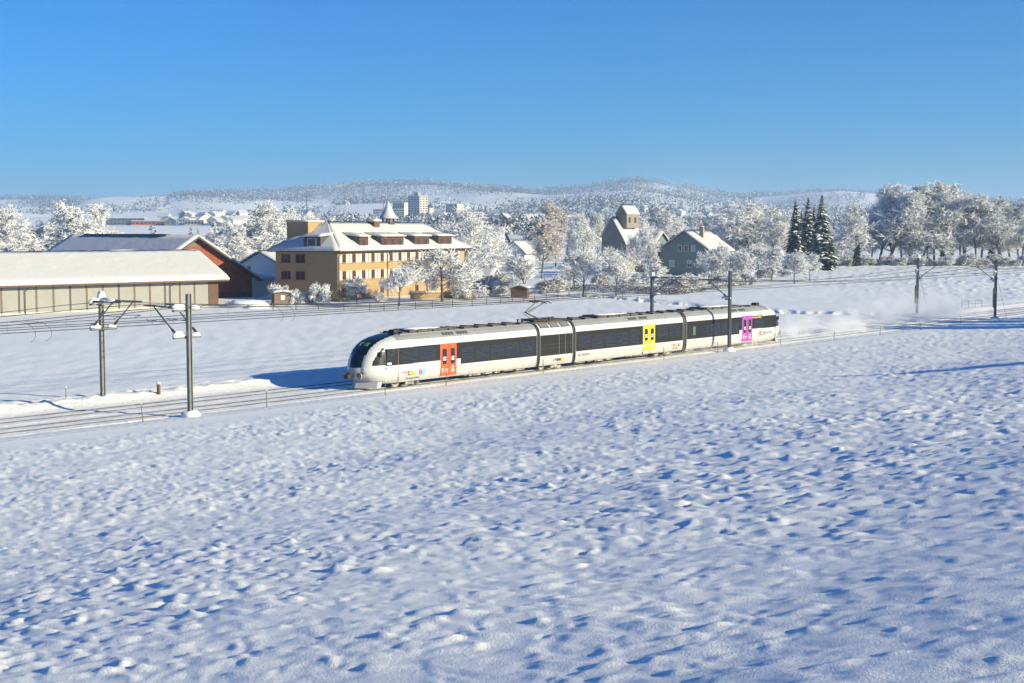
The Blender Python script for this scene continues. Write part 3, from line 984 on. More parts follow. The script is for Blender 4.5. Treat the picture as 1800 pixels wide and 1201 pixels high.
for o, s in ((mC, 1), (mF, -1)):
    mb = MB()
    for k in range(11): mb.tube((-.48, 0, 1.45 + k * .215), (-.48, 0, 1.63 + k * .215), .15, n=12)
    mb.tube((-.48, 0, 1.3), (-.48, 0, 5.5), .02, n=6)
    mb.build('counterweight', M['slate'], o)
    mb = MB(); mb.tube((-.48, -.05, 5.55), (-.48, .05, 5.55), .24, n=16); mb.box(-.5, .05, -.04, .04, 5.5, 5.6)
    mb.build('tension_wheel', M['steel'], o)
    MB().lump((-.45, 0, 5.75), (.25, .2, .2), 3, 9, 4).build('snow_cap', M['snow'], o, smooth=True)
    MB().tube((.1, 0, 5.6), (3.2, -.2, -.1), .016, n=5).build('stay_wire', M['wire'], o)

WZ, MZ = 5.35, 6.4


def wire_run(name, label, d, hi_sag, hi, r, group, t0=-62, t1=300, span=60.3, droppers=False):
    o = thing(name, label, 'wire', TD(0, d, 0), 0, group)
    base = TD(0, d, 0)
    pts = []
    for t in np.arange(t0, t1, 3.0):
        ph = ((t - .3) % span) / span
        pts.append(TD(t, d, hi - hi_sag * 4 * ph * (1 - ph)) - base)
    MB().path(pts, r, 4).build('conductor', M['wire'], o)
    if droppers:
        for t in np.arange(t0 + 4, 190, 6.0):
            ph = ((t - .3) % span) / span
            zt = hi - hi_sag * 4 * ph * (1 - ph)
            MB().tube(TD(t, d, WZ) - base, TD(t, d, zt) - base, .007, n=3, caps=False).build('dropper', M['wire'], o)
    return o


for d, w in ((-2.9, 'near track'), (-6.75, 'far track')):
    wire_run('contact_wire', 'thin straight contact wire hanging over the ' + ('track the train runs on' if d > -4 else 'empty second track'), d, .0, WZ, .022, 'overhead wires')
    wire_run('messenger_wire', 'sagging messenger wire with droppers over the ' + ('track the train runs on' if d > -4 else 'empty second track'), d + .1, .75, MZ, .022, 'overhead wires', droppers=True)
    wire_run('contact_wire', 'second contact wire of the overlap beside the one over the ' + ('track the train runs on' if d > -4 else 'empty second track'), d - .55, .05, WZ + .15, .022, 'overhead wires', -62, 75)
wire_run('feeder_wire', 'high feeder wire strung along the row of masts by the fields beyond', -10.0, 1.1, 6.5, .022, 'overhead wires')
wire_run('feeder_wire', 'frosted return wire along the mast row on the slope side', 0.35, .9, 6.6, .022, 'overhead wires')
for (u, v) in ((30, 583), (1375, 488), (470, 550)):           # hanging cable loops between wire ends
    t, z = on_side(u, v, -5)
    o = thing('cable_loop', 'thin looped jumper cable hanging between overhead wires ' + {30: 'in front of the shed wall', 1375: 'before the orchard trunks', 470: 'by the snow heap'}[u],
              'cable', TD(t, -5, 0), RZ, 'jumper cables')
    for s in (0, .9):
        pts = [(s + .75 * math.sin(a) * (1 + .2 * s), -1.2 * a / 3, z + .55 * math.cos(a)) for a in np.linspace(-.4, 2.9, 14)]
        MB().path(pts, .012, 4).build('strand', M['wire'], o)

# marker stakes along the line
stakes = [at_z(u, v, .15) for u, v in ((251, 738), (469, 712), (677, 695), (784, 677), (955, 651), (1167, 628), (1262, 618), (1372, 604), (1466, 598), (1547, 588), (1618, 578), (1688, 569))]
far_stakes = [at_z(u, v, .25) for u, v in ((116, 706),)]
so = None
for k, P in enumerate(stakes + far_stakes):
    lean = ((k * 37) % 11 - 5) * .02
    lab = 'thin weathered marker stake leaning in the snow along the slope side of the track'
    if k >= len(stakes): lab = 'thin weathered stake poking from the ploughed snow bank, next to the mast before the shed'
    if so is None:
        so = thing('marker_stake', lab, 'stake', P, 0, 'marker stakes along the track')
        MB().tube((0, 0, -.3), (0, 0, .85), .030, .026, 7).build('shaft', M['greywood'], so)
        MB().lump((0, 0, .91), (.06, .06, .05), 1, 7, 3).build('snow_cap', M['snow'], so)
        o = so
    else:
        o = copy_tree(so); o.location = P; o['label'] = lab
        if k >= len(stakes): del o['group']
    o.rotation_euler = (lean, lean * 1.4 + .02, k)
P = at_z(279, 691, .3)
o = thing('wooden_post', 'stout brown wooden post capped with snow on the ploughed bank', 'post', P)
MB().tube((0, 0, -.3), (0, 0, .62), .13, .12, 10).build('shaft', M['brownwood'], o)
MB().lump((0, 0, .61), (.15, .15, .13), 2, 9, 4).build('snow_cap', M['snow'], o, smooth=True)

# footbridge rail in the far field
P = at_z(1708, 541, .2)
o = thing('culvert_railing', 'low pipe railing with three bays standing alone in the far snow field', 'railing', P, math.radians(30))
for x in (-2.0, -.65, .7, 2.0): MB().tube((x, 0, -.3), (x, 0, 1.0), .035, n=6).build('post', M['steel'], o)
for z in (.55, 1.0): MB().tube((-2.0, 0, z), (2.0, 0, z), .03, n=6).build('rail_bar', M['steel'], o)

# ------------------------------------------------------------------ buildings
def window(parent, cx, z0, w, h, y, frame, pane, nbar=1, sill=None, lintel=False):
    """window on the plane y facing -y"""
    mb = MB(); t = .09
    mb.box(cx - w / 2, cx + w / 2, y - .05, y + .02, z0, z0 + t); mb.box(cx - w / 2, cx + w / 2, y - .05, y + .02, z0 + h - t, z0 + h)
    mb.box(cx - w / 2, cx - w / 2 + t, y - .049, y + .02, z0 + t, z0 + h - t); mb.box(cx + w / 2 - t, cx + w / 2, y - .049, y + .02, z0 + t, z0 + h - t)
    for k in range(nbar):
        xx = cx - w / 2 + w * (k + 1) / (nbar + 1)
        mb.box(xx - .035, xx + .035, y - .047, y + .02, z0 + t, z0 + h - t)
    o = mb.build('window', frame, parent)
    MB().box(cx - w / 2 + .01, cx + w / 2 - .01, y - .02, y + .015, z0 + .01, z0 + h - .01).build('pane', pane, o)
    if sill: MB().box(cx - w / 2 - .08, cx + w / 2 + .08, y - .16, y, z0 - .10, z0).build('sill', sill, o)
    return o


def window_x(parent, cy, z0, w, h, x, sx, frame, pane, nbar=1, sill=None):
    """window on a wall plane of constant x facing sx"""
    mb = MB(); t = .09
    q = lambda a, b: (min(x + sx * a, x + sx * b), max(x + sx * a, x + sx * b))
    x0, x1 = q(-.02, .05)
    mb.box(x0, x1, cy - w / 2, cy + w / 2, z0, z0 + t); mb.box(x0, x1, cy - w / 2, cy + w / 2, z0 + h - t, z0 + h)
    x0, x1 = q(-.02, .049)
    mb.box(x0, x1, cy - w / 2, cy - w / 2 + t, z0 + t, z0 + h - t); mb.box(x0, x1, cy + w / 2 - t, cy + w / 2, z0 + t, z0 + h - t)
    for k in range(nbar):
        yy = cy - w / 2 + w * (k + 1) / (nbar + 1)
        mb.box(x0, x1, yy - .035, yy + .035, z0 + t, z0 + h - t)
    o = mb.build('window', frame, parent)
    x0, x1 = q(-.015, .02)
    MB().box(x0, x1, cy - w / 2 + .01, cy + w / 2 - .01, z0 + .01, z0 + h - .01).build('pane', pane, o)
    if sill:
        x0, x1 = q(0, .16)
        MB().box(x0, x1, cy - w / 2 - .08, cy + w / 2 + .08, z0 - .1, z0).build('sill', sill, o)
    return o


def snow_sheet(pts, thick, n=14, m=6, seed=0, rough=.06):
    """thick snow slab lying on the quad pts (a,b,c,d; a-b is the eave); rounded, uneven lip at the eave"""
    a, b, c, d = [np.array(p, float) for p in pts]
    rg = np.random.default_rng(seed)
    mb = MB()
    top = np.zeros((m + 1, n + 1, 3)); bot = np.zeros((m + 1, n + 1, 3))
    for i in range(m + 1):
        for j in range(n + 1):
            s, r = j / n, i / m
            p = (a + (b - a) * s) * (1 - r) + (d + (c - d) * s) * r
            th = thick * (1 + rg.normal(0, rough))
            if i == 0: th *= .55
            out = (a - d) / np.linalg.norm(a - d) * (.10 + rg.normal(0, .05) if i == 0 else 0)
            bot[i, j] = p + out * .3
            top[i, j] = p + np.array([0, 0, th]) + out
    vs = list(top.reshape(-1, 3)) + list(bot.reshape(-1, 3))
    k = n + 1; o = (m + 1) * k
    fs = []
    for i in range(m):
        for j in range(n):
            q = i * k + j
            fs.append((q, q + 1, q + k + 1, q + k)); fs.append((o + q + k, o + q + k + 1, o + q + 1, o + q))
    for j in range(n):
        fs.append((j, o + j, o + j + 1, j + 1)); q = m * k + j; fs.append((q + 1, o + q + 1, o + q, q))
    for i in range(m):
        q = i * k; fs.append((q + k, o + q + k, o + q, q)); q = i * k + n; fs.append((q, o + q, o + q + k, q + k))
    return mb.add(vs, fs)


# --- ochre house with hipped roof: local x along the lit front, -y = front
P0 = at_z(594, 532, 0)
HA = math.radians(64)
house = thing('hipped_roof_house', 'long ochre three-storey house with a snowy hipped roof, dormers and pale shutters', 'house', P0, HA)
HL, HD, HE = 41.5, 11.4, 7.9
MB().box(0, HL, 0, HD, -1, HE).build('wall', M['ochre'], house)
MB().box(-.06, HL + .06, -.06, HD + .06, -1, .35).build('plinth', M['concrete'], house)
ov = .95; zr = 12.15; hip = 6.3
ez = HE - .05
rf = MB()
e = [(-ov, -ov, ez), (HL + ov, -ov, ez), (HL + ov, HD + ov, ez), (-ov, HD + ov, ez)]
ra, rb = (hip - .4, HD / 2, zr), (HL - hip + .4, HD / 2, zr)
up = lambda p, h: (p[0], p[1], p[2] + h)
rf.add(e + [ra, rb] + [up(p, -.18) for p in e], [(0, 1, 5, 4), (2, 3, 4, 5), (1, 2, 5), (3, 0, 4), (9, 8, 7, 6), (0, 6, 7, 1), (1, 7, 8, 2), (2, 8, 9, 3), (3, 9, 6, 0)])
roof = rf.build('roof', M['slate'], house)
th = .30
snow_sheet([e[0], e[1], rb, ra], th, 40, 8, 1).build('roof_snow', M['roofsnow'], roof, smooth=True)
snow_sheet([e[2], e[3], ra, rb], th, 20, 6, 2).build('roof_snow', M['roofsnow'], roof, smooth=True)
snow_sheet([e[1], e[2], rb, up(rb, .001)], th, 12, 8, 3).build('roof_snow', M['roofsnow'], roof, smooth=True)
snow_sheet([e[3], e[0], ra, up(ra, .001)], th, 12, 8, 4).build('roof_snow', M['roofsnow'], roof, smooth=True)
for k, g0 in enumerate((0.18, 14.6, 27.5, HL - .2)):
    mb = MB(); mb.tube((g0, -.14, 0), (g0, -.14, HE - .9), .07, n=8); mb.tube((g0, -.14, HE - .9), (g0, -ov + .05, HE - .2), .07, n=8)
    mb.build('downpipe', M['slate'], house)
mb = MB(); mb.tube((-ov, -ov - .06, ez - .1), (HL + ov, -ov - .06, ez - .1), .085, n=8); mb.build('gutter', M['slate'], house)
wsp, wo = 2.8, 1.75
for r_, z0 in enumerate((6.02, 3.42, .75)):
    for k in range(14):
        cx = wo + wsp * k
        if r_ == 2 and k % 2: continue
        window(house, cx, z0, 1.05, 1.35, 0, M['frame_red'], M['pane'], 1, M['concrete'])
        if r_ < 2:
            for s in (-1, 1):
                sh = MB().box(cx + s * .92 - .36, cx + s * .92 + .36, -.07, -.005, z0 - .02, z0 + 1.38)
                for b_ in range(3): sh.box(cx + s * .92 - .30, cx + s * .92 + .30, -.085, -.065, z0 + .14 + b_ * .42, z0 + .36 + b_ * .42)
                sh.build('shutter', M['shutter'], house)
for z0 in (5.95, 3.35):
    for cy in (HD - 1.9, HD - 4.6):
        window_x(house, cy, z0, 1.75, 1.35, 0, -1, M['frame_red'], M['pane'], 2 if cy > HD - 3 else 1, M['concrete'])
# dormers on the front slope
slope = (zr - ez) / (HD / 2 + ov)


def dormer(x0, x1, nw, front_mat, zf0=8.35, zf1=10.0):
    yf = -ov + (zf0 - ez) / slope
    yb = -ov + (zf1 + .1 - ez) / slope + .8
    o = MB().add([(x0, yf, zf0), (x1, yf, zf0), (x1, yf, zf1), (x0, yf, zf1), (x0, yb, zf1 + .35), (x1, yb, zf1 + .35), (x0, yb, zf0), (x1, yb, zf0)],
                 [(0, 1, 2, 3), (3, 2, 5, 4), (0, 3, 4, 6), (1, 7, 5, 2), (6, 4, 5, 7), (0, 6, 7, 1)]).build('dormer', front_mat, house)
    MB().box(x0 - .004, x0 + .05, yf + .02, yb, zf0, zf1 - .02).build('dormer_cheek', M['slate'], o)
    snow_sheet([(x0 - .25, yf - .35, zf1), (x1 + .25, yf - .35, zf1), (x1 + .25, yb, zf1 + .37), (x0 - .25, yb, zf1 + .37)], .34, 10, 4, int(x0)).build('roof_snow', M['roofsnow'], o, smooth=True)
    for k in range(nw):
        cx = x0 + (x1 - x0) * (k + .5) / nw
        w = MB().box(cx - .42, cx + .42, yf - .05, yf + .02, zf0 + .25, zf1 - .28).build('dormer_window', M['frame_red'], o)
        MB().box(cx - .30, cx + .08, yf - .07, yf - .045, zf0 + .32, zf1 - .36).box(cx + .12, cx + .32, yf - .07, yf - .045, zf0 + .32, zf1 - .36).build
        pn = MB().box(cx - .34, cx + .34, yf - .07, yf - .045, zf0 + .33, zf1 - .36)
        bpy_pane = pn.build('dormer_pane', M['pane'], o)
for a, b, n_ in ((6.0, 8.6, 1), (12.6, 19.6, 3), (23.2, 28.2, 2), (31.3, 36.2, 2)):
    dormer(a, b, n_, M['dormerwood'])
# dormer on the hip end
o = MB()
xs_ = -ov + (8.3 - ez) / ((zr - ez) / (hip - .4 + ov)); xb_ = xs_ + 3.2
o.add([(xs_, 2.9, 8.3), (xs_, 6.0, 8.3), (xs_, 6.0, 10.0), (xs_, 2.9, 10.0), (xb_, 2.9, 8.3), (xb_, 6.0, 8.3), (xb_, 6.0, 10.3), (xb_, 2.9, 10.3)],
      [(0, 1, 2, 3), (3, 2, 6, 7), (0, 3, 7, 4), (1, 5, 6, 2), (4, 7, 6, 5), (0, 4, 5, 1)])
o = o.build('dormer', M['slate'], house)
MB().box(xs_ - .06, xs_ + .02, 3.65, 5.25, 8.55, 9.75).build('dormer_window', M['frame_white'], o)
MB().box(xs_ - .09, xs_ - .055, 3.75, 5.15, 8.63, 9.67).build('dormer_pane', M['pane'], o)
snow_sheet([(xs_ - .35, 6.25, 10.02), (xs_ - .35, 2.65, 10.02), (xb_, 2.65, 10.33), (xb_, 6.25, 10.33)], .36, 6, 4, 9).build('roof_snow', M['roofsnow'], o, smooth=True)
# stair tower, chimney, ridge turret
tw = MB().box(2.2, 6.6, HD - 4.6, HD - .6, 8, 12.3).build('stair_tower', M['ochre'], house)
snow_sheet([(2.1, HD - 4.7, 12.3), (6.7, HD - 4.7, 12.3), (6.7, HD - .5, 12.3), (2.1, HD - .5, 12.3)], .35, 6, 4, 11).build('roof_snow', M['roofsnow'], tw, smooth=True)
ch = MB().box(17.6, 19.3, 4.2, 5.5, 10.6, 12.45).build('chimney', M['brownwood'], house)
snow_sheet([(17.4, 4.0, 12.45), (19.5, 4.0, 12.45), (19.5, 5.7, 12.45), (17.4, 5.7, 12.45)], .4, 5, 4, 12).build('roof_snow', M['roofsnow'], ch, smooth=True)
tu = MB(); tx, ty = 24.5, HD / 2
for sx in (-.65, .65):
    for sy in (-.65, .65): tu.box(tx + sx - .1, tx + sx + .1, ty + sy - .1, ty + sy + .1, 11.7, 13.3)
tu.box(tx - .8, tx + .8, ty - .8, ty + .8, 11.6, 12.4)
tu = tu.build('ridge_turret', M['slate'], house)
mb = MB(); n = 12
prof = [(1.75, 13.0), (1.45, 13.25), (.95, 14.0), (.55, 14.9), (.25, 15.5), (.03, 15.95)]
vs = [(tx + r * math.cos(2 * math.pi * k / n), ty + r * math.sin(2 * math.pi * k / n), z) for r, z in prof for k in range(n)]
fs = [(i * n + k, i * n + (k + 1) % n, (i + 1) * n + (k + 1) % n, (i + 1) * n + k) for i in range(len(prof) - 1) for k in range(n)] + [tuple(range(n - 1, -1, -1))]
mb.add(vs, fs).build('turret_roof', M['roofsnow'], tu, smooth=True)

# --- long pale shed: local x along the wall, -y faces us
PL, PR = at_z(0, 556, 0), at_z(384, 539, 0)
dv = PR - PL; LS = float(np.linalg.norm(dv)); SA = math.atan2(dv[1], dv[0])
ext = 26.0
start = PL - dv / LS * ext
shed = thing('long_shed', 'long low shed of pale translucent wall panels under a thick unbroken snow roof', 'shed', start, SA)
LT = LS + ext; DS = 14.0; ES = 3.9; RS = 7.75
npan = 24
pw = (LT - 1.6) / npan
for k in range(npan):
    x0 = k * pw
    MB().box(x0 + .06, x0 + pw - .06, .02, .07, .35, ES - .25).build('wall_panel', M['panel'], shed)
    pp = MB().box(x0 - .07, x0 + .07, -.03, .15, 0, ES - .1)
    pp.box(x0 + .12, x0 + .17, -.02, .03, .3, ES - .2)
    pp.build('panel_post', M['greywood'] if k % 3 else M['slate'], shed)
    MB().box(x0 + .06, x0 + pw - .06, -.04, .12, 0, .33).build('base_board', M['cream'], shed)
MB().box(LT - 1.6, LT, -.03, .3, 0, ES).build('corner_boarding', M['brownwood'], shed)
MB().box(LT - .3, LT, .3, DS, 0, ES).build('end_wall', M['brownwood'], shed)
MB().box(0, LT - .3, DS - .3, DS, 0, ES).build('back_wall', M['brownwood'], shed)
MB().box(0, LT - .3, .16, .2, ES - .3, ES + .2).build('eaves_beam', M['brownwood'], shed)
for k in range(12):
    x0 = 1.5 + k * (LT - 2) / 12
    MB().box(x0 - .12, x0 + .12, -1.0, .3, ES - .15, ES + .1).build('rafter_end', M['greywood'], shed)
for x0 in (LT * .50, LT * .865):
    mb = MB(); mb.tube((x0, -.15, .1), (x0, -.15, ES - .8), .06, n=8); mb.tube((x0, -.15, ES - .8), (x0 + .5, -1.0, ES - .05), .06, n=8)
    mb.build('downpipe', M['slate'], shed)
oy, ox = 1.25, 1.1
q0, q1, q2, q3 = (-1, -oy, ES), (LT + ox, -oy, ES), (LT + ox, DS / 2, RS), (-1, DS / 2, RS)
b0, b1 = (-1, DS + oy, ES), (LT + ox, DS + oy, ES)
sr = MB().add([q0, q1, q2, q3, b1, b0] + [up(p, -.22) for p in (q0, q1, q2, q3, b1, b0)],
              [(0, 1, 2, 3), (3, 2, 4, 5), (9, 8, 7, 6), (11, 10, 8, 9), (0, 6, 7, 1), (1, 7, 8, 2), (2, 8, 10, 4), (4, 10, 11, 5), (5, 11, 9, 3), (3, 9, 6, 0)]).build('roof', M['brownwood'], shed)
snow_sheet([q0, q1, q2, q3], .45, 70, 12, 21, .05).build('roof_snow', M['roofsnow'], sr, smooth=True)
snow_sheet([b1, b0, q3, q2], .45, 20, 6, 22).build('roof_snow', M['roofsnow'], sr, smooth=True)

# --- red-brown barn behind it: local x along the ridge towards the gable we see, -y towards us
gx, gy = at_y(340, 414, 221)[:2]
BA = math.atan2(-.6, .8)
barn = thing('red_barn', 'big barn with a red-brown boarded gable and shaded snowy roof behind the long shed', 'barn', (gx, gy, 0), BA)
BL, BW, BE, BR = 30.0, 12.0, 3.6, 10.0
MB().prism([(-BW, 0), (BW, 0), (BW, BE), (0, BR), (-BW, BE)], 'x', -BL, -.02).build('barn_body', M['brownwood'], barn)
for k in range(30):
    y0 = -BW + k * 2 * BW / 30; y1 = y0 + 2 * BW / 30 - .025
    h = lambda y: BE + (BR - BE) * (1 - abs(y) / BW) - .05
    if y0 > 6.5 and False: continue
    v0 = [(0, y0, 1.0), (0, y1, 1.0), (0, y1, h(y1)), (0, y0, h(y0))]
    if y1 > 0 > y0: v0 = [(0, y0, 1.0), (0, y1, 1.0), (0, y1, h(y1)), (0, y0, h(y0))]
    MB().hexa(v0 + [(p[0] + .05, p[1], p[2]) for p in v0]).build('board', M['redboard'], barn)
MB().prism([(-1.9, 8.35), (1.9, 8.35), (0, 9.45)], 'x', .055, .10).build('gable_lattice', M['greywood'], barn)
for s in (-1, 1):
    a, b = (1.3, s * (BW + 1.2), BE - .68), (1.3, 0, BR + .05)
    c, d = (-BL - 1, 0, BR + .05), (-BL - 1, s * (BW + 1.2), BE - .68)
    rf = MB().hexa([up(a, -.2), up(b, -.2), up(c, -.2), up(d, -.2), a, b, c, d]).build('roof', M['slate'], barn)
    snow_sheet([d, a, b, c] if s < 0 else [a, d, c, b], .28, 30, 10, 30 + s, .10).build('roof_snow', M['roofsnow'], rf, smooth=True)
    vb = MB().hexa([(1.32, s * (BW + 1.2), BE - .95), (1.32, 0, BR - .25), (1.22, 0, BR - .25), (1.22, s * (BW + 1.2), BE - .95),
                    (1.32, s * (BW + 1.2), BE - .70), (1.32, 0, BR + .02), (1.22, 0, BR + .02), (1.22, s * (BW + 1.2), BE - .70)])
    vb.build('verge_board', M['slate'], barn)
MB().box(-BL + 3, -6, -.5, .5, BR + .05, BR + .42).build('ridge_vent', M['slate'], barn)
MB().box(-4, 0, BW + .2, BW + 5.0, 0, 3.0).build('lean_to', M['cream'], barn)
snow_sheet([(.6, BW + .1, 3.0), (.6, BW + 5.4, 3.0), (-4.5, BW + 5.4, 3.4), (-4.5, BW + .1, 3.4)], .3, 6, 4, 35).build('roof_snow', M['roofsnow'], barn, smooth=True)


def gable_house(name, label, P, rz, L, Wd, eave, ridge, wall, cat='house', verge=None, over=.6, snow=.32, group=None):
    """gable end faces local -y; ridge runs along +y; local origin at middle of the gable foot"""
    o = thing(name, label, cat, P, rz, group)
    MB().prism([(-Wd / 2, -1), (Wd / 2, -1), (Wd / 2, eave), (0, ridge), (-Wd / 2, eave)], 'y', 0, L).build('wall', wall, o)
    k = (ridge - eave) / (Wd / 2)
    for s in (-1, 1):
        a, b = (s * (Wd / 2 + over), -over, eave - over * k), (0, -over, ridge)
        c, d = (0, L + over, ridge), (s * (Wd / 2 + over), L + over, eave - over * k)
        rf = MB().hexa([up(p, .02) for p in (a, b, c, d)] + [up(p, .16) for p in (a, b, c, d)]).build('roof', verge or M['slate'], o)
        snow_sheet([up(p, .16) for p in ((d, a, b, c) if s > 0 else (a, d, c, b))], snow, 10, 6, int(abs(L * 10 + s)), .07).build('roof_snow', M['roofsnow'], rf, smooth=True)
    return o


def face_cam(P, turn):
    """rotation that turns local -y towards the camera, then by turn degrees"""
    return math.atan2(P[1], P[0]) - math.pi / 2 + math.radians(turn)


P = at_y(458, 506, 262); P[2] = 0
o = gable_house('white_gable_house', 'white house with a plain shaded gable and satellite dish between barn and ochre house', P, face_cam(P, -38), 12, 9.5, 4.6, 6.9, M['whitewall'])
window(o, -2.6, 3.4, .9, 1.1, 0, M['frame_white'], M['pane'], 1)
dr = MB().box(1.4, 2.5, -.05, .02, .1, 2.2).build('door', M['teal'], o)
MB().box(1.1, 2.8, -.9, 0, 2.45, 2.6).build('door_canopy', M['slate'], o)
ds = MB(); n = 14
ds.add([(4.3, -.55, 3.9)] + [(4.3 + .5 * math.cos(2 * math.pi * k / n), -.7 - .08, 3.9 + .5 * math.sin(2 * math.pi * k / n)) for k in range(n)], [(0, 1 + k, 1 + (k + 1) % n) for k in range(n)])
ds.tube((4.3, -.55, 3.9), (4.3, .1, 3.7), .04, n=6)
ds.build('satellite_dish', M['whitewall'], o)
P = at_y(424, 506, 250); P[2] = 0
o = gable_house('low_annex', 'low cream annex with teal shutter at the foot of the red gable', P, face_cam(P, 62), 9, 7, 2.6, 4.4, M['cream'])
MB().box(-2.6, -1.6, -.06, 0, .8, 2.2).build('shutter', M['teal'], o)
window(o, 1.2, .9, 1.0, 1.2, 0, M['frame_white'], M['pane'], 1)

P = at_y(1203, 488, 335); P[2] = -.2
o = gable_house('shingled_house', 'blue-grey shingled house in shade with red verge boards and mint blinds', P, face_cam(P, -24), 13, 12.6, 6.6, 10.9, M['bluegrey'], verge=M['verge_red'], over=.8)
for cx in (-1.7, -.1): window(o, cx + .5, 6.2, 1.0, 1.5, 0, M['frame_white'], M['pane'], 1)
w = window(o, 2.2, 6.2, 1.0, 1.5, 0, M['frame_white'], M['mint'], 0)
w = window(o, -3.3, 2.5, 1.3, 1.6, 0, M['frame_white'], M['mint'], 0)
w = window(o, 1.3, 2.5, 1.3, 1.6, 0, M['frame_white'], M['pane'], 1)
MB().box(.75, 1.85, -.06, -.045, 3.3, 4.0).build('blind', M['mint'], o)
c_ = MB().box(2.0, 2.9, 4.0, 4.9, 9.2, 12.0).build('chimney', M['concrete'], o)
MB().lump((2.45, 4.45, 12.0), (.55, .55, .3), 3).build('roof_snow', M['roofsnow'], c_, smooth=True)
P = at_y(1256, 482, 352); P[2] = -.2
o = gable_house('cream_annex_house', 'cream house wing with snowy roof half hidden behind the shingled house', P, face_cam(P, 40), 16, 8, 6.6, 9.6, M['cream'], verge=M['verge_red'])
for cx in (-1.6, 1.0): window(o, cx, 5.0, .9, 1.6, 0, M['frame_white'], M['pane'], 1)
P = at_y(1162, 482, 350); P[2] = 0
gable_house('side_wing', 'low blue-grey wing with a broad snow roof adjoining the shingled house', P, face_cam(P, 62), 12, 9, 7.2, 10.3, M['bluegrey'])

# grain tower: tall concrete block with a steep lean roof and a raised head house
P = at_y(1076, 470, 338); P[2] = 0
gt = thing('grain_tower', 'tall grey concrete mill tower with steep snow roof and a small raised head house', 'tower', P, face_cam(P, -38))
gt.scale = (.64, .8, .96)
MB().prism([(-5, -1), (6.5, -1), (6.5, 8.0), (0.2, 14.2), (-1.0, 14.2), (-5, 10.0)], 'y', 0, 9).build('wall', M['concrete'], gt)
rf = MB().hexa([(6.9, -.5, 7.7), (6.9, 9.5, 7.7), (.2, 9.5, 14.3), (.2, -.5, 14.3), (6.9, -.5, 7.9), (6.9, 9.5, 7.9), (.2, 9.5, 14.5), (.2, -.5, 14.5)]).build('roof', M['slate'], gt)
snow_sheet([(6.9, -.5, 7.9), (6.9, 9.5, 7.9), (.2, 9.5, 14.5), (.2, -.5, 14.5)], .3, 8, 6, 44).build('roof_snow', M['roofsnow'], rf, smooth=True)
snow_sheet([(-5.3, 9.5, 9.8), (-5.3, -.5, 9.8), (-.9, -.5, 14.4), (-.9, 9.5, 14.4)], .3, 8, 6, 45).build('roof_snow', M['roofsnow'], rf, smooth=True)
hh = MB().prism([(-.5, 12.0), (4.6, 12.0), (4.6, 15.6), (2.0, 17.6), (-.5, 15.6)], 'y', 2.2, 8.2).build('head_house', M['concrete'], gt)
snow_sheet([(4.9, 2.0, 15.4), (4.9, 8.4, 15.4), (2.0, 8.4, 17.7), (2.0, 2.0, 17.7)], .25, 6, 4, 46).build('roof_snow', M['roofsnow'], hh, smooth=True)
snow_sheet([(-.8, 8.4, 15.4), (-.8, 2.0, 15.4), (2.0, 2.0, 17.7), (2.0, 8.4, 17.7)], .25, 6, 4, 47).build('roof_snow', M['roofsnow'], hh, smooth=True)
for yy in (3.6, 6.4): window_x(gt, yy, 13.3, 1.0, 1.4, 4.6, 1, M['greywood'], M['pane'], 1)

P = at_y(886, 455, 420); P[2] = 0
gable_house('broad_farmhouse', 'wide farmhouse under one big snow roof behind the garden trees', P, face_cam(P, 72), 15, 14, 5.0, 10.6, M['whitewall'])
P = at_y(902, 452, 372); P[2] = 0
o = gable_house('small_white_house', 'small white gabled house with two windows peeping between frosted trees', P, face_cam(P, -20), 8, 6.4, 5.2, 8.0, M['whitewall'], verge=M['verge_red'])
for cx in (-1.2, 1.0): window(o, cx, 4.0, .8, 1.3, 0, M['frame_white'], M['pane'], 1)
P = at_y(868, 505, 262); P[2] = 0
gable_house('garden_shed', 'low garden building with a flat white snow roof beside the ochre house', P, face_cam(P, 75), 8, 6, 2.4, 3.6, M['cream'])
P = at_y(380, 425, 520); P[2] = 1.5
gable_house('far_barn', 'snow-covered barn roof behind the drooping birches', P, face_cam(P, -60), 20, 14, 4.0, 8.0, M['brownwood'], cat='barn')

# small huts, heap, tractor
P = at_z(496, 537, .1)
o = gable_house('wooden_hut', 'tiny wooden hut with a snow-laden flat roof by the farm lane', P, face_cam(P, 14), 1.8, 2.3, 1.7, 1.85, M['greywood'], cat='hut', over=.2, snow=.28)
MB().box(-.2, .35, -.06, .0, .8, 1.5).build('hatch', M['frame_white'], o)
P = at_z(912, 527, .1)
o = gable_house('garden_hut', 'dark plank hut under the low boughs of the garden tree', P, face_cam(P, -10), 2.2, 2.6, 1.7, 2.1, M['brownwood'], cat='hut', over=.2, snow=.25)
P = at_z(787, 527, .1)
o = thing('garden_wall', 'low ochre parapet under the wide apple tree before the ochre house', 'wall', P, face_cam(P, 15))
MB().box(-6, 4.5, 0, .3, -.2, 1.2).build('panel', M['ochre'], o); MB().box(-6.1, 4.6, -.05, .35, 1.2, 1.42).build('snow_cap', M['snow'], o, bevel=.08)
P = at_z(432, 541, .1)
o = thing('snow_heap', 'shovelled heap of snow at the edge of the farm lane', 'snow heap', P)
mb = MB(); mb.lump((0, 0, -.1), (3.4, 2.0, 1.15), 5, 18, 7); mb.build('mound', M['snow'], o, smooth=True)
MB().lump((1.2, -1.9, -.1), (.9, .7, .6), 6, 12, 5).build('clod', M['snow'], o, smooth=True)
P = at_z(414, 519, .1)
o = thing('tractor', 'small red and black tractor with front loader in the lane beside the shed', 'tractor', P, math.radians(-15))
MB().box(-.9, .7, -.55, .55, .7, 1.5).box(.7, 1.7, -.4, .4, .7, 1.35).build('body', M['plastic_red'], o, bevel=.05)
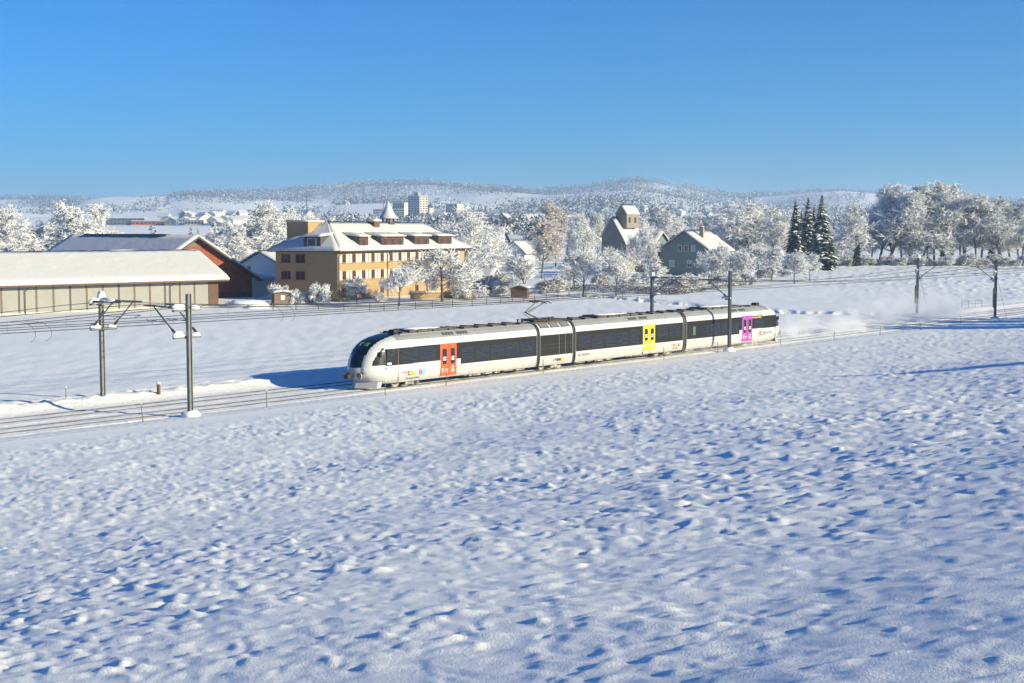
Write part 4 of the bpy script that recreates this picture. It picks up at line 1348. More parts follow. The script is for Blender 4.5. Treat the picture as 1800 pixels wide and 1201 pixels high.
MB().box(-.85, .35, -.6, .6, 1.5, 2.45).build('cab', M['pane'], o, bevel=.05)
MB().box(-1.0, .5, -.75, .75, 2.45, 2.58).build('cab_roof', M['plastic_red'], o)
for x, r in ((-.55, .72), (1.25, .48)):
    for s in (-.75, .75): MB().tube((x, s - .18, r), (x, s + .18, r), r, n=18).build('wheel', M['black'], o)
MB().box(1.9, 2.6, -.9, .9, .15, .75).build('loader_bucket', M['plastic_red'], o, bevel=.04)

# ------------------------------------------------------------------ trees
def seg_mesh(segs, k, mats_for):
    """tapered k-sided prisms for an array of segments (p0, p1, r0, r1); mats_for: per-side material indices"""
    P0s, P1s, R0, R1 = segs[:, 0:3], segs[:, 3:6], segs[:, 6:7], segs[:, 7:8]
    a = P1s - P0s; a /= np.maximum(np.linalg.norm(a, axis=1, keepdims=True), 1e-6)
    s = np.cross(a, [0, 0, 1.0]); ln = np.linalg.norm(s, axis=1, keepdims=True)
    s = np.where(ln < .05, [1.0, 0, 0], s / np.maximum(ln, 1e-6))
    w = np.cross(s, a)
    n = len(segs)
    V = np.zeros((n, 2, k, 3))
    for j in range(k):
        th = math.pi / 2 + 2 * math.pi * j / k
        off = math.cos(th) * s + math.sin(th) * w
        V[:, 0, j] = P0s + R0 * off
        V[:, 1, j] = P1s + R1 * off
    base = np.arange(n)[:, None] * 2 * k
    Fs, Ms = [], []
    for j in range(k):
        j2 = (j + 1) % k
        Fs.append(np.stack([base[:, 0] + j, base[:, 0] + j2, base[:, 0] + k + j2, base[:, 0] + k + j], -1))
        Ms.append(np.broadcast_to(mats_for[:, j], n))
    return V.reshape(-1, 3), np.concatenate(Fs), np.concatenate(Ms)


def grow(seed, H, clear, nlimb, limb, ang, up, droop, dens=1.0, bark_share=.25, tr=.022, twig=.042, multi=1, levels=4):
    """skeleton of a bare tree; returns wood segments and twig segments"""
    r = np.random.default_rng(seed)
    wood, tw = [], []

    def unit(v): return v / max(np.linalg.norm(v), 1e-9)

    def side(d, angle):
        q = r.normal(size=3); q = unit(q - d * (q @ d))
        return unit(d * math.cos(angle) + q * math.sin(angle))

    def branch(p, d, L, rad, lev):
        nseg = (7, 5, 4, 2)[lev]
        wob = (.05, .13, .20, .28)[lev]
        for i in range(nseg):
            d = unit(d + r.normal(0, wob, 3) + np.array([0, 0, (up, up * .8, -droop * .4, -droop)[lev]]) * (.22 if lev else 0.05))
            q = p + d * L / nseg
            f0, f1 = 1 - i / nseg * .75, 1 - (i + 1) / nseg * .75
            (wood if lev <= 1 else tw).append((*p, *q, max(rad * f0, .012), max(rad * f1, .010), lev))
            if lev == 0 and (i + 1) / nseg >= clear:
                for c in range(max(1, int(round(nlimb / (nseg * (1 - clear) + 1))))):
                    h = (i + 1) / nseg
                    branch(q, side(d, math.radians(ang * r.uniform(.7, 1.25))), limb * H * r.uniform(.7, 1.15) * (1.25 - .75 * h), rad * f1 * .55, 1)
            elif lev == 1 and i >= 1:
                for c in range(int(2 + (r.random() < .5 * dens))):
                    branch(q, side(d, math.radians(r.uniform(30, 65))), L * r.uniform(.35, .6), rad * .42, 2)
            elif lev == 2 and levels > 3:
                for c in range(int(4 + (r.random() < dens - .3))):
                    branch(q, side(d, math.radians(r.uniform(25, 70))), L * r.uniform(.30, .62) + .22, twig, 3)
            p = q
    for m in range(multi):
        d0 = unit(np.array([r.normal(0, .12 * (multi > 1) + .02), r.normal(0, .12 * (multi > 1) + .02), 1.0]))
        branch(np.array([r.normal(0, .25) * (multi > 1), r.normal(0, .25) * (multi > 1), -.3]), d0, H * (1 if m == 0 else r.uniform(.7, .95)), H * tr / (1 + .3 * (multi - 1)), 0)
    return np.array(wood), np.array(tw)


def make_tree(name, seed, frost='frost', bark_share=.13, ivy=0.0, **kw):
    r = np.random.default_rng(seed + 99)
    wood, tw = grow(seed, **kw)
    root = thing(name, 'x', 'tree')
    # trunk and limbs: bark below, a line of snow on the upper side of leaning limbs
    az = np.abs(wood[:, 5] - wood[:, 2]) / np.maximum(np.linalg.norm(wood[:, 3:6] - wood[:, 0:3], axis=1), 1e-6)
    sides = np.zeros((len(wood), 6), int)
    lean = az < .88
    sides[:, 0] = lean; sides[:, 5] = lean
    V, Fq, mi = seg_mesh(wood, 6, sides)
    me = mesh_np('trunk', V, Fq, np.full(len(Fq), 4), [M['bark'], M['frost']], mi, True)
    link('trunk', me, root)
    # twigs: snow lies on two upper sides of each, some stay bare
    t = tw.copy()
    lv = t[:, 8]
    thick = np.where(lv == 2, 1.15, 1.0)[:, None]
    t[:, 6:8] = np.maximum(t[:, 6:8] * thick, .024)
    bare = r.random(len(t)) < bark_share
    t[bare, 6:8] *= .6
    sides = np.zeros((len(t), 3), int)
    sides[:, 0] = ~bare; sides[:, 2] = ~bare; sides[:, 1] = (~bare) & (r.random(len(t)) < .7)
    V, Fq, mi = seg_mesh(t, 3, sides)
    # snow clumps resting on the twigs
    me = mesh_np('crown', V, Fq, np.full(len(Fq), 4), [M['bark'], M[frost]], mi, False)
    link('crown', me, root)
    if ivy:
        h = ivy
        n = 900
        zz_ = r.uniform(.2, h, n); th = r.uniform(0, 2 * np.pi, n); rad = r.uniform(.3, .95, n) * (1.15 - .5 * zz_ / h)
        c = np.stack([rad * np.cos(th), rad * np.sin(th), zz_], -1)
        d1 = r.normal(size=(n, 3)) * .20; d2 = r.normal(size=(n, 3)) * .20
        V = np.stack([c - d1, c + d2, c + d1, c - d2], 1).reshape(-1, 3)
        q = np.arange(4 * n).reshape(-1, 4)
        link('ivy', mesh_np('ivy', V, q, np.full(n, 4), [M['ivy']]), root)
    root['height'] = float(max(tw[:, 5].max(), wood[:, 5].max()))
    return root


def make_spruce(seed, H, R, snow=.9):
    r = np.random.default_rng(seed)
    root = thing('spruce', 'x', 'tree')
    MB().tube((0, 0, -.4), (0, 0, H * .97), H * .016, .02, 8).build('trunk', M['bark'], root)
    gv, gf, sv, sf = [], [], [], []

    def strip(V, Fs, p, d, L, w, droop, lift):
        sidev = np.array([-d[1], d[0], 0]); pts = []
        n = 4
        for i in range(n + 1):
            f = i / n
            c = p + d * L * f + np.array([0, 0, -droop * L * f * f + lift])
            ww = w * (.35 + .9 * math.sin(math.pi * min(1, f * .85 + .15))) * (1 - .75 * f)
            sag = np.array([0, 0, -ww * .45])
            pts.append((c + sidev * ww + sag, c, c - sidev * ww + sag))
        b = len(V)
        for a_, c_, e_ in pts: V.extend([a_, c_, e_])
        for i in range(n):
            q = b + i * 3
            Fs.append((q, q + 1, q + 4, q + 3)); Fs.append((q + 1, q + 2, q + 5, q + 4))
    z = H * .06
    while z < H * .985:
        f = z / H
        L0 = R * (1 - f) ** .85 * (.75 + .25 * min(1, f * 6)) + .12
        nb = int(7 + 4 * (1 - f))
        a0 = r.uniform(0, 7)
        for k in range(nb):
            th = a0 + 2 * math.pi * k / nb + r.normal(0, .15)
            d = np.array([math.cos(th), math.sin(th), 0])
            L = L0 * r.uniform(.55, 1.30); p = np.array([0, 0, z + r.normal(0, .1)])
            dr = r.uniform(.25, .55)
            strip(gv, gf, p, d, L, .30 * L + .10, dr, 0)
            strip(gv, gf, p + np.array([0, 0, -.25]), d, L * .85, .25 * L + .1, dr + .15, 0)
            if r.random() < snow:
                s0 = r.uniform(.15, .35)
                ps = p + d * L * s0 + np.array([0, 0, -dr * L * s0 * s0])
                strip(sv, sf, ps, d, L * r.uniform(.45, .70), (.27 * L + .10) * r.uniform(.6, 1.1), dr * 1.15 + .05, .07)
        z += .36 * (H / 14) ** .5 * r.uniform(.85, 1.2) * (.6 + .7 * (1 - f))
    for nm, V, Fs, m in (('crown', gv, gf, 'needle'), ('branch_snow', sv, sf, 'snow')):
        q = np.array(Fs)
        link(nm, mesh_np(nm, np.array(V), q, np.full(len(q), 4), [M[m]]), root)
    root['height'] = H
    return root


PROTO = dict(
    apple=make_tree('fruit_tree', 1, H=6.4, clear=.28, nlimb=18, limb=.62, ang=62, up=.5, droop=-.25, dens=1.2, tr=.026, twig=.045, bark_share=.14),
    cherry=make_tree('fruit_tree', 2, H=7.2, clear=.30, nlimb=20, limb=.58, ang=50, up=.9, droop=-.6, dens=1.3, tr=.024, twig=.045, bark_share=.12),
    cherry2=make_tree('fruit_tree', 12, H=7.0, clear=.30, nlimb=18, limb=.56, ang=52, up=.8, droop=-.5, dens=1.2, tr=.026, twig=.045, bark_share=.14),
    young=make_tree('fruit_tree', 3, H=5.6, clear=.36, nlimb=12, limb=.45, ang=45, up=.8, droop=-.4, dens=1.0, tr=.018, twig=.042, bark_share=.18),
    birch=make_tree('birch', 4, frost='frost', H=17, clear=.22, nlimb=26, limb=.36, ang=42, up=.5, droop=1.3, dens=1.1, tr=.014, twig=.075, bark_share=.13),
    birch2=make_tree('birch', 5, H=16, clear=.20, nlimb=26, limb=.34, ang=50, up=.2, droop=1.6, dens=1.1, tr=.014, twig=.075, bark_share=.12),
    oak=make_tree('broadleaf_tree', 6, H=17, clear=.20, nlimb=24, limb=.50, ang=55, up=.5, droop=.1, dens=1.25, tr=.020, twig=.075, bark_share=.15),
    oak2=make_tree('broadleaf_tree', 7, frost='frost_warm', H=16, clear=.16, nlimb=26, limb=.40, ang=44, up=.7, droop=.2, dens=1.25, tr=.018, twig=.07, bark_share=.18),
    tall=make_tree('tall_tree', 8, H=25, clear=.16, nlimb=28, limb=.30, ang=34, up=.7, droop=.1, dens=1.1, tr=.012, twig=.075, bark_share=.22, multi=2),
    tall2=make_tree('tall_tree', 9, H=24, clear=.18, nlimb=26, limb=.32, ang=40, up=.6, droop=.2, dens=1.1, tr=.013, twig=.075, bark_share=.22),
    ivy=make_tree('ivy_tree', 10, H=20, clear=.18, nlimb=26, limb=.34, ang=46, up=.5, droop=.3, dens=1.1, tr=.014, twig=.075, bark_share=.20, ivy=13.0),
    bush=make_tree('frosted_bush', 11, H=2.6, clear=.10, nlimb=10, limb=.75, ang=55, up=.4, droop=.9, dens=1.0, tr=.016, twig=.042, bark_share=.16, multi=2),
    bush2=make_tree('frosted_bush', 13, H=3.0, clear=.10, nlimb=14, limb=.60, ang=45, up=.6, droop=.4, dens=1.0, tr=.016, twig=.042, bark_share=.35, multi=3),
    spruce=make_spruce(1, 19.0, 3.6), spruce2=make_spruce(2, 18.5, 3.0, .85))
USED = set()
WIDE = dict(apple=1.25, cherry=1.35, cherry2=1.35, young=1.35, birch=1.3, birch2=1.35, oak=1.15, oak2=1.2, tall=1.35, tall2=1.3, ivy=1.25, spruce=1.3, spruce2=1.3)


def plant(kind, u, Y, top_v, label, cat='tree', group=None, base_v=None, wide=1.0, rot=None, z0=None):
    """stand a tree of a kind at image column u and distance Y so that its crown ends at row top_v"""
    if base_v is not None:
        P = at_z(u, base_v, .2)
        Y = P[1]
    P = at_y(u, 470, Y)
    gz = float(ground_z(np.array([P[0]]), np.array([P[1]]), False)[0])
    P[2] = gz - .05 if z0 is None else z0
    Ht = at_y(u, top_v, Y)[2] - P[2]
    proto = PROTO[kind]
    o = proto if kind not in USED else copy_tree(proto)
    USED.add(kind)
    s = Ht / proto['height']
    o.location = P
    wide = wide * WIDE.get(kind, 1.0)
    o.scale = (s * wide, s * wide, s)
    o.rotation_euler = (0, 0, (u * 12.9898) % 6.28 if rot is None else rot)
    tag(o, label, cat)
    if group: o['group'] = group
    elif 'group' in o: del o['group']
    return o


# garden and orchard trees by the ochre house
plant('apple', 777, 0, 428, 'wide-crowned snowy apple tree spreading before the middle of the ochre house', base_v=531, wide=1.25)
plant('cherry2', 701, 0, 464, 'slim snowy fruit tree on a bare stem before the ochre house downpipe', base_v=537, wide=.95)
plant('young', 627, 0, 483, 'small snow-bent tree at the lit corner of the ochre house', base_v=534, wide=1.35)
plant('cherry', 926, 0, 443, 'large snowy garden tree over the dark plank hut', base_v=523, wide=1.15)
plant('cherry2', 1025, 0, 436, 'round-crowned snowy fruit tree with the thick dark trunk standing next to the garden hut', base_v=518, wide=1.0)
plant('cherry', 1083, 0, 441, 'snowy fruit tree with fan-shaped crown in front of the mill tower', base_v=520, wide=.85)
plant('young', 1143, 0, 449, 'young snowy tree with reddish stem behind the mast that rises over the train', base_v=524, wide=1.15)
plant('bush', 520, 0, 506, 'drooping snow-covered shrub next to the wooden hut', 'shrub', base_v=535, wide=1.0)
plant('bush', 562, 0, 493, 'arching snow-covered shrub against the shaded wall of the ochre house', 'shrub', base_v=535, wide=.85)
plant('bush2', 544, 0, 510, 'low snowy shrub filling the gap along the shaded ochre wall', 'shrub', base_v=534, wide=1.0)
plant('bush', 487, 0, 496, 'snow-laden conifer shrub behind the wooden hut', 'shrub', base_v=531)
for k, (u, b, tp, w) in enumerate(((668, 531, 512, 1.2), (838, 520, 488, 1.5), (865, 520, 478, 1.6), (890, 522, 488, 1.5), (965, 514, 487, 1.7), (845, 528, 505, 1.4), (812, 526, 500, 1.2), (990, 508, 480, 1.4), (1055, 503, 478, 1.5), (1110, 503, 475, 1.4))):
    plant('bush' if k % 2 else 'bush2', u, 0, tp, 'tangled snowy garden shrub in the hedge line beyond the field fence', 'shrub', 'garden shrubs behind the fence', base_v=b, wide=w)
# orchard right of the shingled house
for k, (u, b, tp, w, kind) in enumerate(((1268, 497, 424, 1.2, 'apple'), (1308, 498, 436, 1.0, 'cherry'), (1332, 493, 428, 1.0, 'cherry2'), (1356, 493, 430, .9, 'cherry'), (1397, 497, 440, .9, 'cherry2'), (1424, 493, 441, .9, 'apple'), (1235, 490, 440, .8, 'young'))):
    plant(kind, u, 0, tp, 'snowy orchard tree with short dark trunk in the row past the shingled house', 'tree', 'orchard row past the shingled house', base_v=b, wide=w)
for k, (u, b, tp, w) in enumerate(((1170, 506, 480, 1.7), (1195, 508, 484, 1.7), (1218, 505, 478, 1.8), (1245, 503, 476, 1.7), (1275, 503, 474, 1.6), (1300, 500, 478, 1.5), (1318, 500, 482, 1.4), (1150, 500, 476, 1.6), (1380, 488, 470, 1.6), (1345, 489, 468, 1.6))):
    plant('bush2' if k % 2 else 'bush', u, 0, tp, 'dense snowy bramble bush at the foot of the orchard', 'shrub', 'brambles under the orchard', base_v=b, wide=w)
# drooping birches behind the barns
for k, (u, Y, tp, w, kind) in enumerate(((30, 262, 357, 1.0, 'birch'), (112, 285, 346, .95, 'birch2'), (172, 300, 352, .85, 'birch'), (75, 290, 385, 1.1, 'birch2'), (142, 280, 380, 1.1, 'birch'),
                                         (5, 290, 395, 1.0, 'birch2'), (198, 300, 398, .9, 'birch2'), (404, 292, 380, 1.0, 'birch2'), (378, 300, 402, .9, 'birch'), (436, 300, 388, 1.0, 'birch'),
                                         (482, 300, 349, 1.0, 'birch'), (510, 310, 362, 1.1, 'birch2'), (455, 305, 384, .9, 'birch2'), (536, 330, 372, 1.0, 'birch'), (420, 320, 410, 1.2, 'birch2'), (365, 330, 410, 1.2, 'birch2'))):
    plant(kind, u, Y, tp, 'snow-laden birch with drooping twigs behind the ' + ('barns' if u < 300 else 'white gabled house'), 'tree', 'birches behind the farm', wide=w)
# big trees between the houses
plant('oak', 820, 272, 354, 'huge frosted broadleaf tree rising behind the far end of the ochre house')
plant('oak', 868, 300, 400, 'broad frosted tree beside the wide snow-roofed farmhouse', wide=1.1)
plant('oak2', 952, 305, 382, 'brownish frosted tree with dense round crown behind the garden tree')
plant('oak2', 977, 420, 348, 'tall brownish frosted tree standing above the dense round one', wide=.85)
plant('oak', 790, 330, 385, 'frosted tree half hidden behind the roof turret side of the ochre house')
plant('spruce2', 998, 262, 432, 'small pointed spruce among the pale garden trees', wide=1.2)
for k, (u, Y, tp, w) in enumerate(((1008, 400, 372, .8), (1030, 390, 378, .7), (1050, 410, 370, .7), (1132, 395, 372, .8), (1158, 420, 368, .9), (1185, 440, 372, .9), (1215, 450, 374, .9), (1122, 320, 395, .8), (1148, 305, 412, .8), (1240, 455, 378, .9), (1270, 450, 370, .8), (1066, 330, 430, .9))):
    plant('oak' if k % 2 else 'tall2', u, Y, tp, 'thin frosted tree standing in the belt behind the mill tower and shingled house', 'tree', 'frosted trees around the mill tower', wide=w)
plant('oak', 1322, 400, 342, 'very broad frosted tree towering over the orchard row', wide=1.35)
plant('oak', 1362, 420, 352, 'frosted tree overlapping the broad one next to the dark spruces', wide=1.1)
plant('oak2', 1290, 410, 376, 'frosted reddish-brown tree beside the cream house wing', wide=1.1)
# spruces
plant('spruce2', 1397, 392, 349, 'dark snowy spruce beside the broad frosted tree, first of the spruce clump', wide=1.0)
plant('spruce2', 1419, 398, 345, 'dark snowy spruce in the middle of the spruce clump', wide=1.0)
plant('spruce', 1443, 380, 341, 'tallest dark spruce with thick snow on its boughs, outermost of the clump', wide=1.0)
plant('spruce', 1430, 402, 362, 'dark spruce behind the tallest one in the spruce clump', wide=1.0)
plant('spruce2', 1452, 400, 380, 'short dark spruce leaning out past the tallest one of the clump', wide=1.2)
plant('spruce2', 1408, 405, 372, 'lower dark spruce tucked behind the spruce clump', wide=1.2)
# the tall wood on the right
plant('ivy', 1506, 425, 352, 'frosted tree with an ivy-dark trunk standing at the field corner', wide=1.1)
for k, (u, Y, tp, w, kind) in enumerate(((1475, 440, 398, 1.0, 'oak'), (1530, 450, 372, 1.1, 'oak'), (1556, 436, 315, 1.05, 'tall'), (1585, 445, 318, 1.0, 'tall2'), (1615, 438, 316, 1.05, 'tall'), (1642, 450, 322, 1.0, 'tall2'),
                                         (1668, 440, 312, 1.0, 'ivy'), (1690, 446, 330, 1.05, 'tall'), (1716, 438, 340, 1.1, 'tall2'), (1742, 448, 346, 1.1, 'ivy'), (1768, 440, 334, 1.1, 'tall'), (1796, 446, 344, 1.1, 'tall2'), (1825, 440, 340, 1.1, 'tall'),
                                         (1570, 460, 350, 1.2, 'oak'), (1630, 462, 355, 1.2, 'oak'), (1700, 462, 365, 1.2, 'oak'), (1755, 462, 370, 1.2, 'oak'), (1790, 460, 372, 1.2, 'oak'), (1545, 468, 340, 1.3, 'oak'), (1600, 470, 336, 1.3, 'oak'), (1660, 470, 342, 1.3, 'oak'), (1725, 468, 352, 1.3, 'oak'), (1775, 472, 350, 1.3, 'oak'), (1600, 440, 400, 1.2, 'ivy'), (1655, 436, 395, 1.2, 'ivy'))):
    plant(kind, u, Y, tp, 'tall ' + ('ivy-clad' if kind == 'ivy' else 'frosted') + ' tree in the wood edge along the stubble field', 'tree', 'trees of the wood edge' + (' with ivy' if kind == 'ivy' else ''), wide=w)
for k, u in enumerate(range(1460, 1830, 17)):
    plant('bush2' if k % 3 else 'bush', u, 428 + (k * 7) % 12, 444 + (k * 5) % 14, 'frosted undergrowth bush at the foot of the wood edge', 'shrub', 'undergrowth of the wood edge', wide=1.6)
# trees up the slope beyond the frame throw the long shadows over line and field
for k, (u, v, zt, h, fk) in enumerate(((1500, 638, 2.0, 17, 1.45), (1580, 628, 2.5, 16, 1.40), (1540, 566, .2, 19, 1.1), (1560, 559, .2, 20, 1.1), (1600, 575, .2, 21, 1.1), (1640, 563, .2, 20, 1.1), (1500, 552, .3, 19, 1.1), (1580, 570, .3, 21, 1.15))):
    tip = at_z(u, v, zt)
    L_ = (h + zt) / math.tan(SUN_EL) * fk
    x, y = tip[0] + L_ * math.cos(SUN_AZ), tip[1] - L_ * math.sin(SUN_AZ)
    o = copy_tree(PROTO['spruce' if k % 2 else 'spruce2'])
    o.location = (x, y, float(ground_z(np.array([float(x)]), np.array([float(y)]), False)[0]) - .1)
    s = h / 19.0
    o.scale = (s * 1.5, s * 1.5, s); o.rotation_euler = (0, 0, k * 1.3)
    tag(o, 'dark spruce on the slope beside the line casting a long shadow across the snow', 'tree', 'spruces on the slope')

# ------------------------------------------------------------------ fence and hedge in front of the gardens
fence = thing('wire_fence', 'thin post and wire fence along the gardens below the ochre house', 'fence', (0, 0, 0))
fp = [at_z(u, v, .2) for u, v in ((480, 545), (560, 543), (650, 546), (700, 545), (760, 541), (830, 537), (880, 534), (940, 529), (1000, 523), (1060, 524), (1130, 527))]
tops = []
for a, b in zip(fp[:-1], fp[1:]):
    nn = max(2, int(np.linalg.norm(b - a) / 3.2))
    for k in range(nn):
        p = a + (b - a) * k / nn
        MB().box(p[0] - .05, p[0] + .05, p[1] - .05, p[1] + .05, -.1, 1.15).build('post', M['greywood'], fence)
        tops.append(p)
for z in (.55, 1.0):
    MB().path([np.array([p[0], p[1], z]) for p in tops], .012, 3).build('fence_wire', M['wire'], fence)


def hedge(name, label, pts, h, w, n, seed):
    r = np.random.default_rng(seed)
    o = thing(name, label, 'hedge', (0, 0, 0))
    P = np.array(pts)[:, :2]; L = np.linalg.norm(np.diff(P, axis=0), axis=1); cum = np.concatenate([[0], np.cumsum(L)])
    s = r.uniform(0, cum[-1], n)
    c = np.stack([np.interp(s, cum, P[:, 0]), np.interp(s, cum, P[:, 1])], -1) + r.normal(0, w / 3, (n, 2))
    z = .15 + h * r.random(n) ** .8
    d = r.normal(size=(n, 3)); d /= np.linalg.norm(d, axis=1, keepdims=True); d *= r.uniform(.15, .40, (n, 1))
    p0 = np.column_stack([c, z]); p1 = p0 + d
    rad = np.full((n, 1), .035)
    seg = np.concatenate([p0, p1, rad, rad * .6, np.full((n, 1), 3)], 1)
    sides = np.zeros((n, 3), int)
    sn = r.random(n) < (.12 + .55 * (z / (h + .1)) ** 2)
    sides[sn, 0] = 1; sides[sn, 2] = 1
    V, Fq, mi = seg_mesh(seg, 3, sides)
    link('foliage', mesh_np('foliage', V, Fq, np.full(len(Fq), 4), [M['bark'], M['frost']], mi), o)
    return o


hedge('garden_hedge', 'low dark trimmed hedge dusted with snow behind the fruit trees', [at_z(u, v, .2) for u, v in ((950, 512), (1020, 511), (1110, 513), (1195, 518))], 1.3, 1.2, 5200, 1)
hedge('field_hedge', 'low straggling hedge rising from the garden corner along the stubble field', [at_z(u, v, .2) for u, v in ((1195, 518), (1240, 511), (1290, 503), (1330, 498))], .9, 1.4, 2600, 2)

# ------------------------------------------------------------------ valley: village houses, blocks, church, far farms
def zv(x, y): return float(ground_z(np.array([float(x)]), np.array([float(y)]), False)[0])


VH = {}


def village_house(u, Y, w, l, h, wallm, roofm, label, group, turn, dz=0.0):
    key = wallm
    x = (u - 900) / 2480 * Y
    if key not in VH:
        o = thing('village_house', label, 'house', (0, 0, 0))
        MB().prism([(-.5, -.4), (.5, -.4), (.5, .62), (0, 1.0), (-.5, .62)], 'y', 0, 1).build('wall', M[wallm], o)
        rf = MB()
        for s in (-1, 1):
            rf.hexa([(s * .58, -.06, .56), (0, -.06, 1.0), (0, 1.06, 1.0), (s * .58, 1.06, .56), (s * .58, -.06, .66), (0, -.06, 1.10), (0, 1.06, 1.10), (s * .58, 1.06, .66)])
        rf.build('roof', M[roofm], o)
        wb = MB()
        for cx in (-.22, .22):
            wb.box(cx - .07, cx + .07, -.01, .0, .30, .46)
        wb = MB().box(-.29, -.15, -.012, -.001, .30, .46).build('window', M['pane'], o)
        MB().box(.15, .29, -.012, -.001, .30, .46).build('window', M['pane'], o)
        VH[key] = o
    else:
        o = copy_tree(VH[key])
    o.location = (x, Y, zv(x, Y) + dz)
    o.scale = (w, l, h)
    o.rotation_euler = (0, 0, face_cam((x, Y), turn))
    tag(o, label, 'house', group)
    return o


hr = random.Random(5)
kinds = (('whitewall', 'white-walled'), ('cream', 'cream-walled'), ('brownwood', 'brown timber'), ('bluegrey', 'grey-walled'))
spots = []
for (u0, u1, y0, y1, n) in ((300, 420, 1350, 1950, 20), (420, 660, 1400, 2100, 20), (868, 965, 1150, 1900, 24), (985, 1200, 1500, 2300, 12), (745, 870, 1500, 2000, 8), (380, 640, 2400, 3100, 6), (700, 960, 2500, 3100, 6), (125, 240, 4150, 4420, 6), (1210, 1330, 1800, 2600, 5)):
    for k in range(n): spots.append((hr.uniform(u0, u1), hr.uniform(y0, y1)))
for u, Y in spots:
    m, nm = kinds[hr.choice((0, 0, 0, 1, 1, 2, 3))]
    far = Y > 2300
    village_house(u, Y, hr.uniform(9, 13), hr.uniform(11, 17), hr.uniform(7.5, 10.5), m, 'roofsnow',
                  ('distant ' if far else 'small ') + nm + ' house with snow roof ' + ('on the far hillside' if far else 'in the valley village'), ('far hillside houses ' if far else 'village houses ') + nm, hr.choice((-70, -45, -20, 30, 60)) + hr.uniform(-10, 10))


def block(name, label, u, Y, w, dpt, h, floors, cols, wallm, sidem, turn, cat='building', dz=0.0, balcony=False):
    x = (u - 900) / 2480 * Y
    o = thing(name, label, cat, (x, Y, zv(x, Y) + dz), face_cam((x, Y), turn))
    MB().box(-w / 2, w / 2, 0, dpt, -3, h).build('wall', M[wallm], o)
    MB().box(-w / 2 - .3, w / 2 + .3, -.3, dpt + .3, h, h + .6).build('roof_snow', M['roofsnow'], o)
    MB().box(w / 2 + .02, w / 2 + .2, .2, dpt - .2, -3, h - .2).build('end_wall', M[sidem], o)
    fh = h / floors
    for f in range(floors):
        for c in range(cols):
            cx = -w / 2 + w * (c + .5) / cols
            MB().box(cx - w / cols * .33, cx + w / cols * .33, -.12, .0, f * fh + fh * .3, f * fh + fh * .75).build('window', M['pane'], o)
        if balcony:
            for c in range(3):
                cy = dpt * (c + .5) / 3
                MB().box(w / 2 + .2, w / 2 + .35, cy - dpt * .11, cy + dpt * .11, f * fh + fh * .35, f * fh + fh * .85).build('balcony', M['frame_red'] if (f + c) % 4 == 0 else M['pane'], o)
    return o


o = block('tower_block', 'ten-storey pale tower block with lit balcony side above the ochre house roof', 728, 1850, 20, 16, 30, 10, 4, 'facade_blue_shade', 'cream', -42, balcony=True)  # white block: shade painted on the front, sunlight on the cream end
MB().box(-4, 3, 5, 11, 30.5, 35).build('lift_house', M['facade_blue_shade'], o)
block('apartment_slab', 'wide five-storey blue-grey apartment slab beside the tower block', 684, 1780, 40, 12, 14.5, 5, 12, 'facade_blue_shade', 'cream', -14)
block('apartment_slab', 'lower grey slab joined to the shaded side of the tower block', 701, 1900, 20, 12, 20, 6, 5, 'facade_blue_shade', 'cream', -40)
block('office_block', 'grey flat-roofed block with rooftop boxes behind the huge frosted tree', 794, 1900, 18, 14, 19, 5, 5, 'facade_blue_shade', 'cream', -35)
block('factory_hall', 'long blue-grey factory hall with snow on its flat roof beyond the fields', 222, 1500, 40, 18, 7.5, 2, 10, 'factory_blue_shade', 'facade_blue_shade', -10, 'hall')  # front wall coloured darker than the end to read as shadowed
block('factory_hall', 'low factory wing with a red facade beyond the fields', 262, 1500, 34, 16, 4.5, 1, 8, 'tilered', 'tilered', -8, 'hall')
block('warehouse', 'white flat warehouse with a cream end wall next to the red factory wing', 316, 1480, 24, 16, 6.5, 2, 6, 'whitewall', 'cream', -24, 'hall')
block('warehouse', 'low cream warehouse with snow roof at the edge of the village', 343, 1460, 22, 16, 5, 1, 6, 'cream', 'cream', -28, 'hall')
block('office_block', 'low flat building with a salmon stair bay among the trees by the mill tower', 1017, 1500, 30, 14, 9, 2, 6, 'whitewall', 'tilered', 20)
# church tower with onion cap
x = (757.5 - 900) / 2480 * 2100
ch = thing('church_tower', 'church tower with a dark pointed cap behind the tower block', 'church', (x, 2100, zv(x, 2100)), .5)
MB().box(-3.2, 3.2, -3.2, 3.2, -3, 18).build('shaft', M['cream'], ch)
mb = MB(); n = 10; prof = [(3.9, 18), (3.6, 20), (2.2, 22), (1.5, 23.5), (1.2, 25), (.1, 28)]
vs = [(r * math.cos(2 * math.pi * k / n), r * math.sin(2 * math.pi * k / n), z) for r, z in prof for k in range(n)]
mb.add(vs, [(i * n + k, i * n + (k + 1) % n, (i + 1) * n + (k + 1) % n, (i + 1) * n + k) for i in range(len(prof) - 1) for k in range(n)] + [tuple(range(n - 1, -1, -1))])
mb.build('cap', M['slate'], ch)
MB().box(-1.2, 1.2, -3.35, -3.21, 12.5, 15.5).build('clock_face', M['frame_white'], ch)
x = (675 - 900) / 2480 * 1700
cr = thing('construction_crane', 'thin red construction crane mast above the apartment slab', 'crane', (x, 1700, zv(x, 1700)))
MB().box(-.5, .5, -.5, .5, 0, 25).build('mast_tower', M['plastic_red'], cr); MB().box(-5, 9, -.3, .3, 24.3, 24.9).build('jib', M['plastic_red'], cr)
x = (541 - 900) / 2480 * 1500
py = thing('power_pylon', 'slender steel power pylon standing among the valley trees', 'pylon', (x, 1500, zv(x, 1500)))
MB().box(-.45, .45, -.45, .45, 0, 32).build('mast_tower', M['steel'], py)
for z in (25, 29): MB().box(-5, 5, -.2, .2, z, z + .45).build('cross_arm', M['steel'], py)

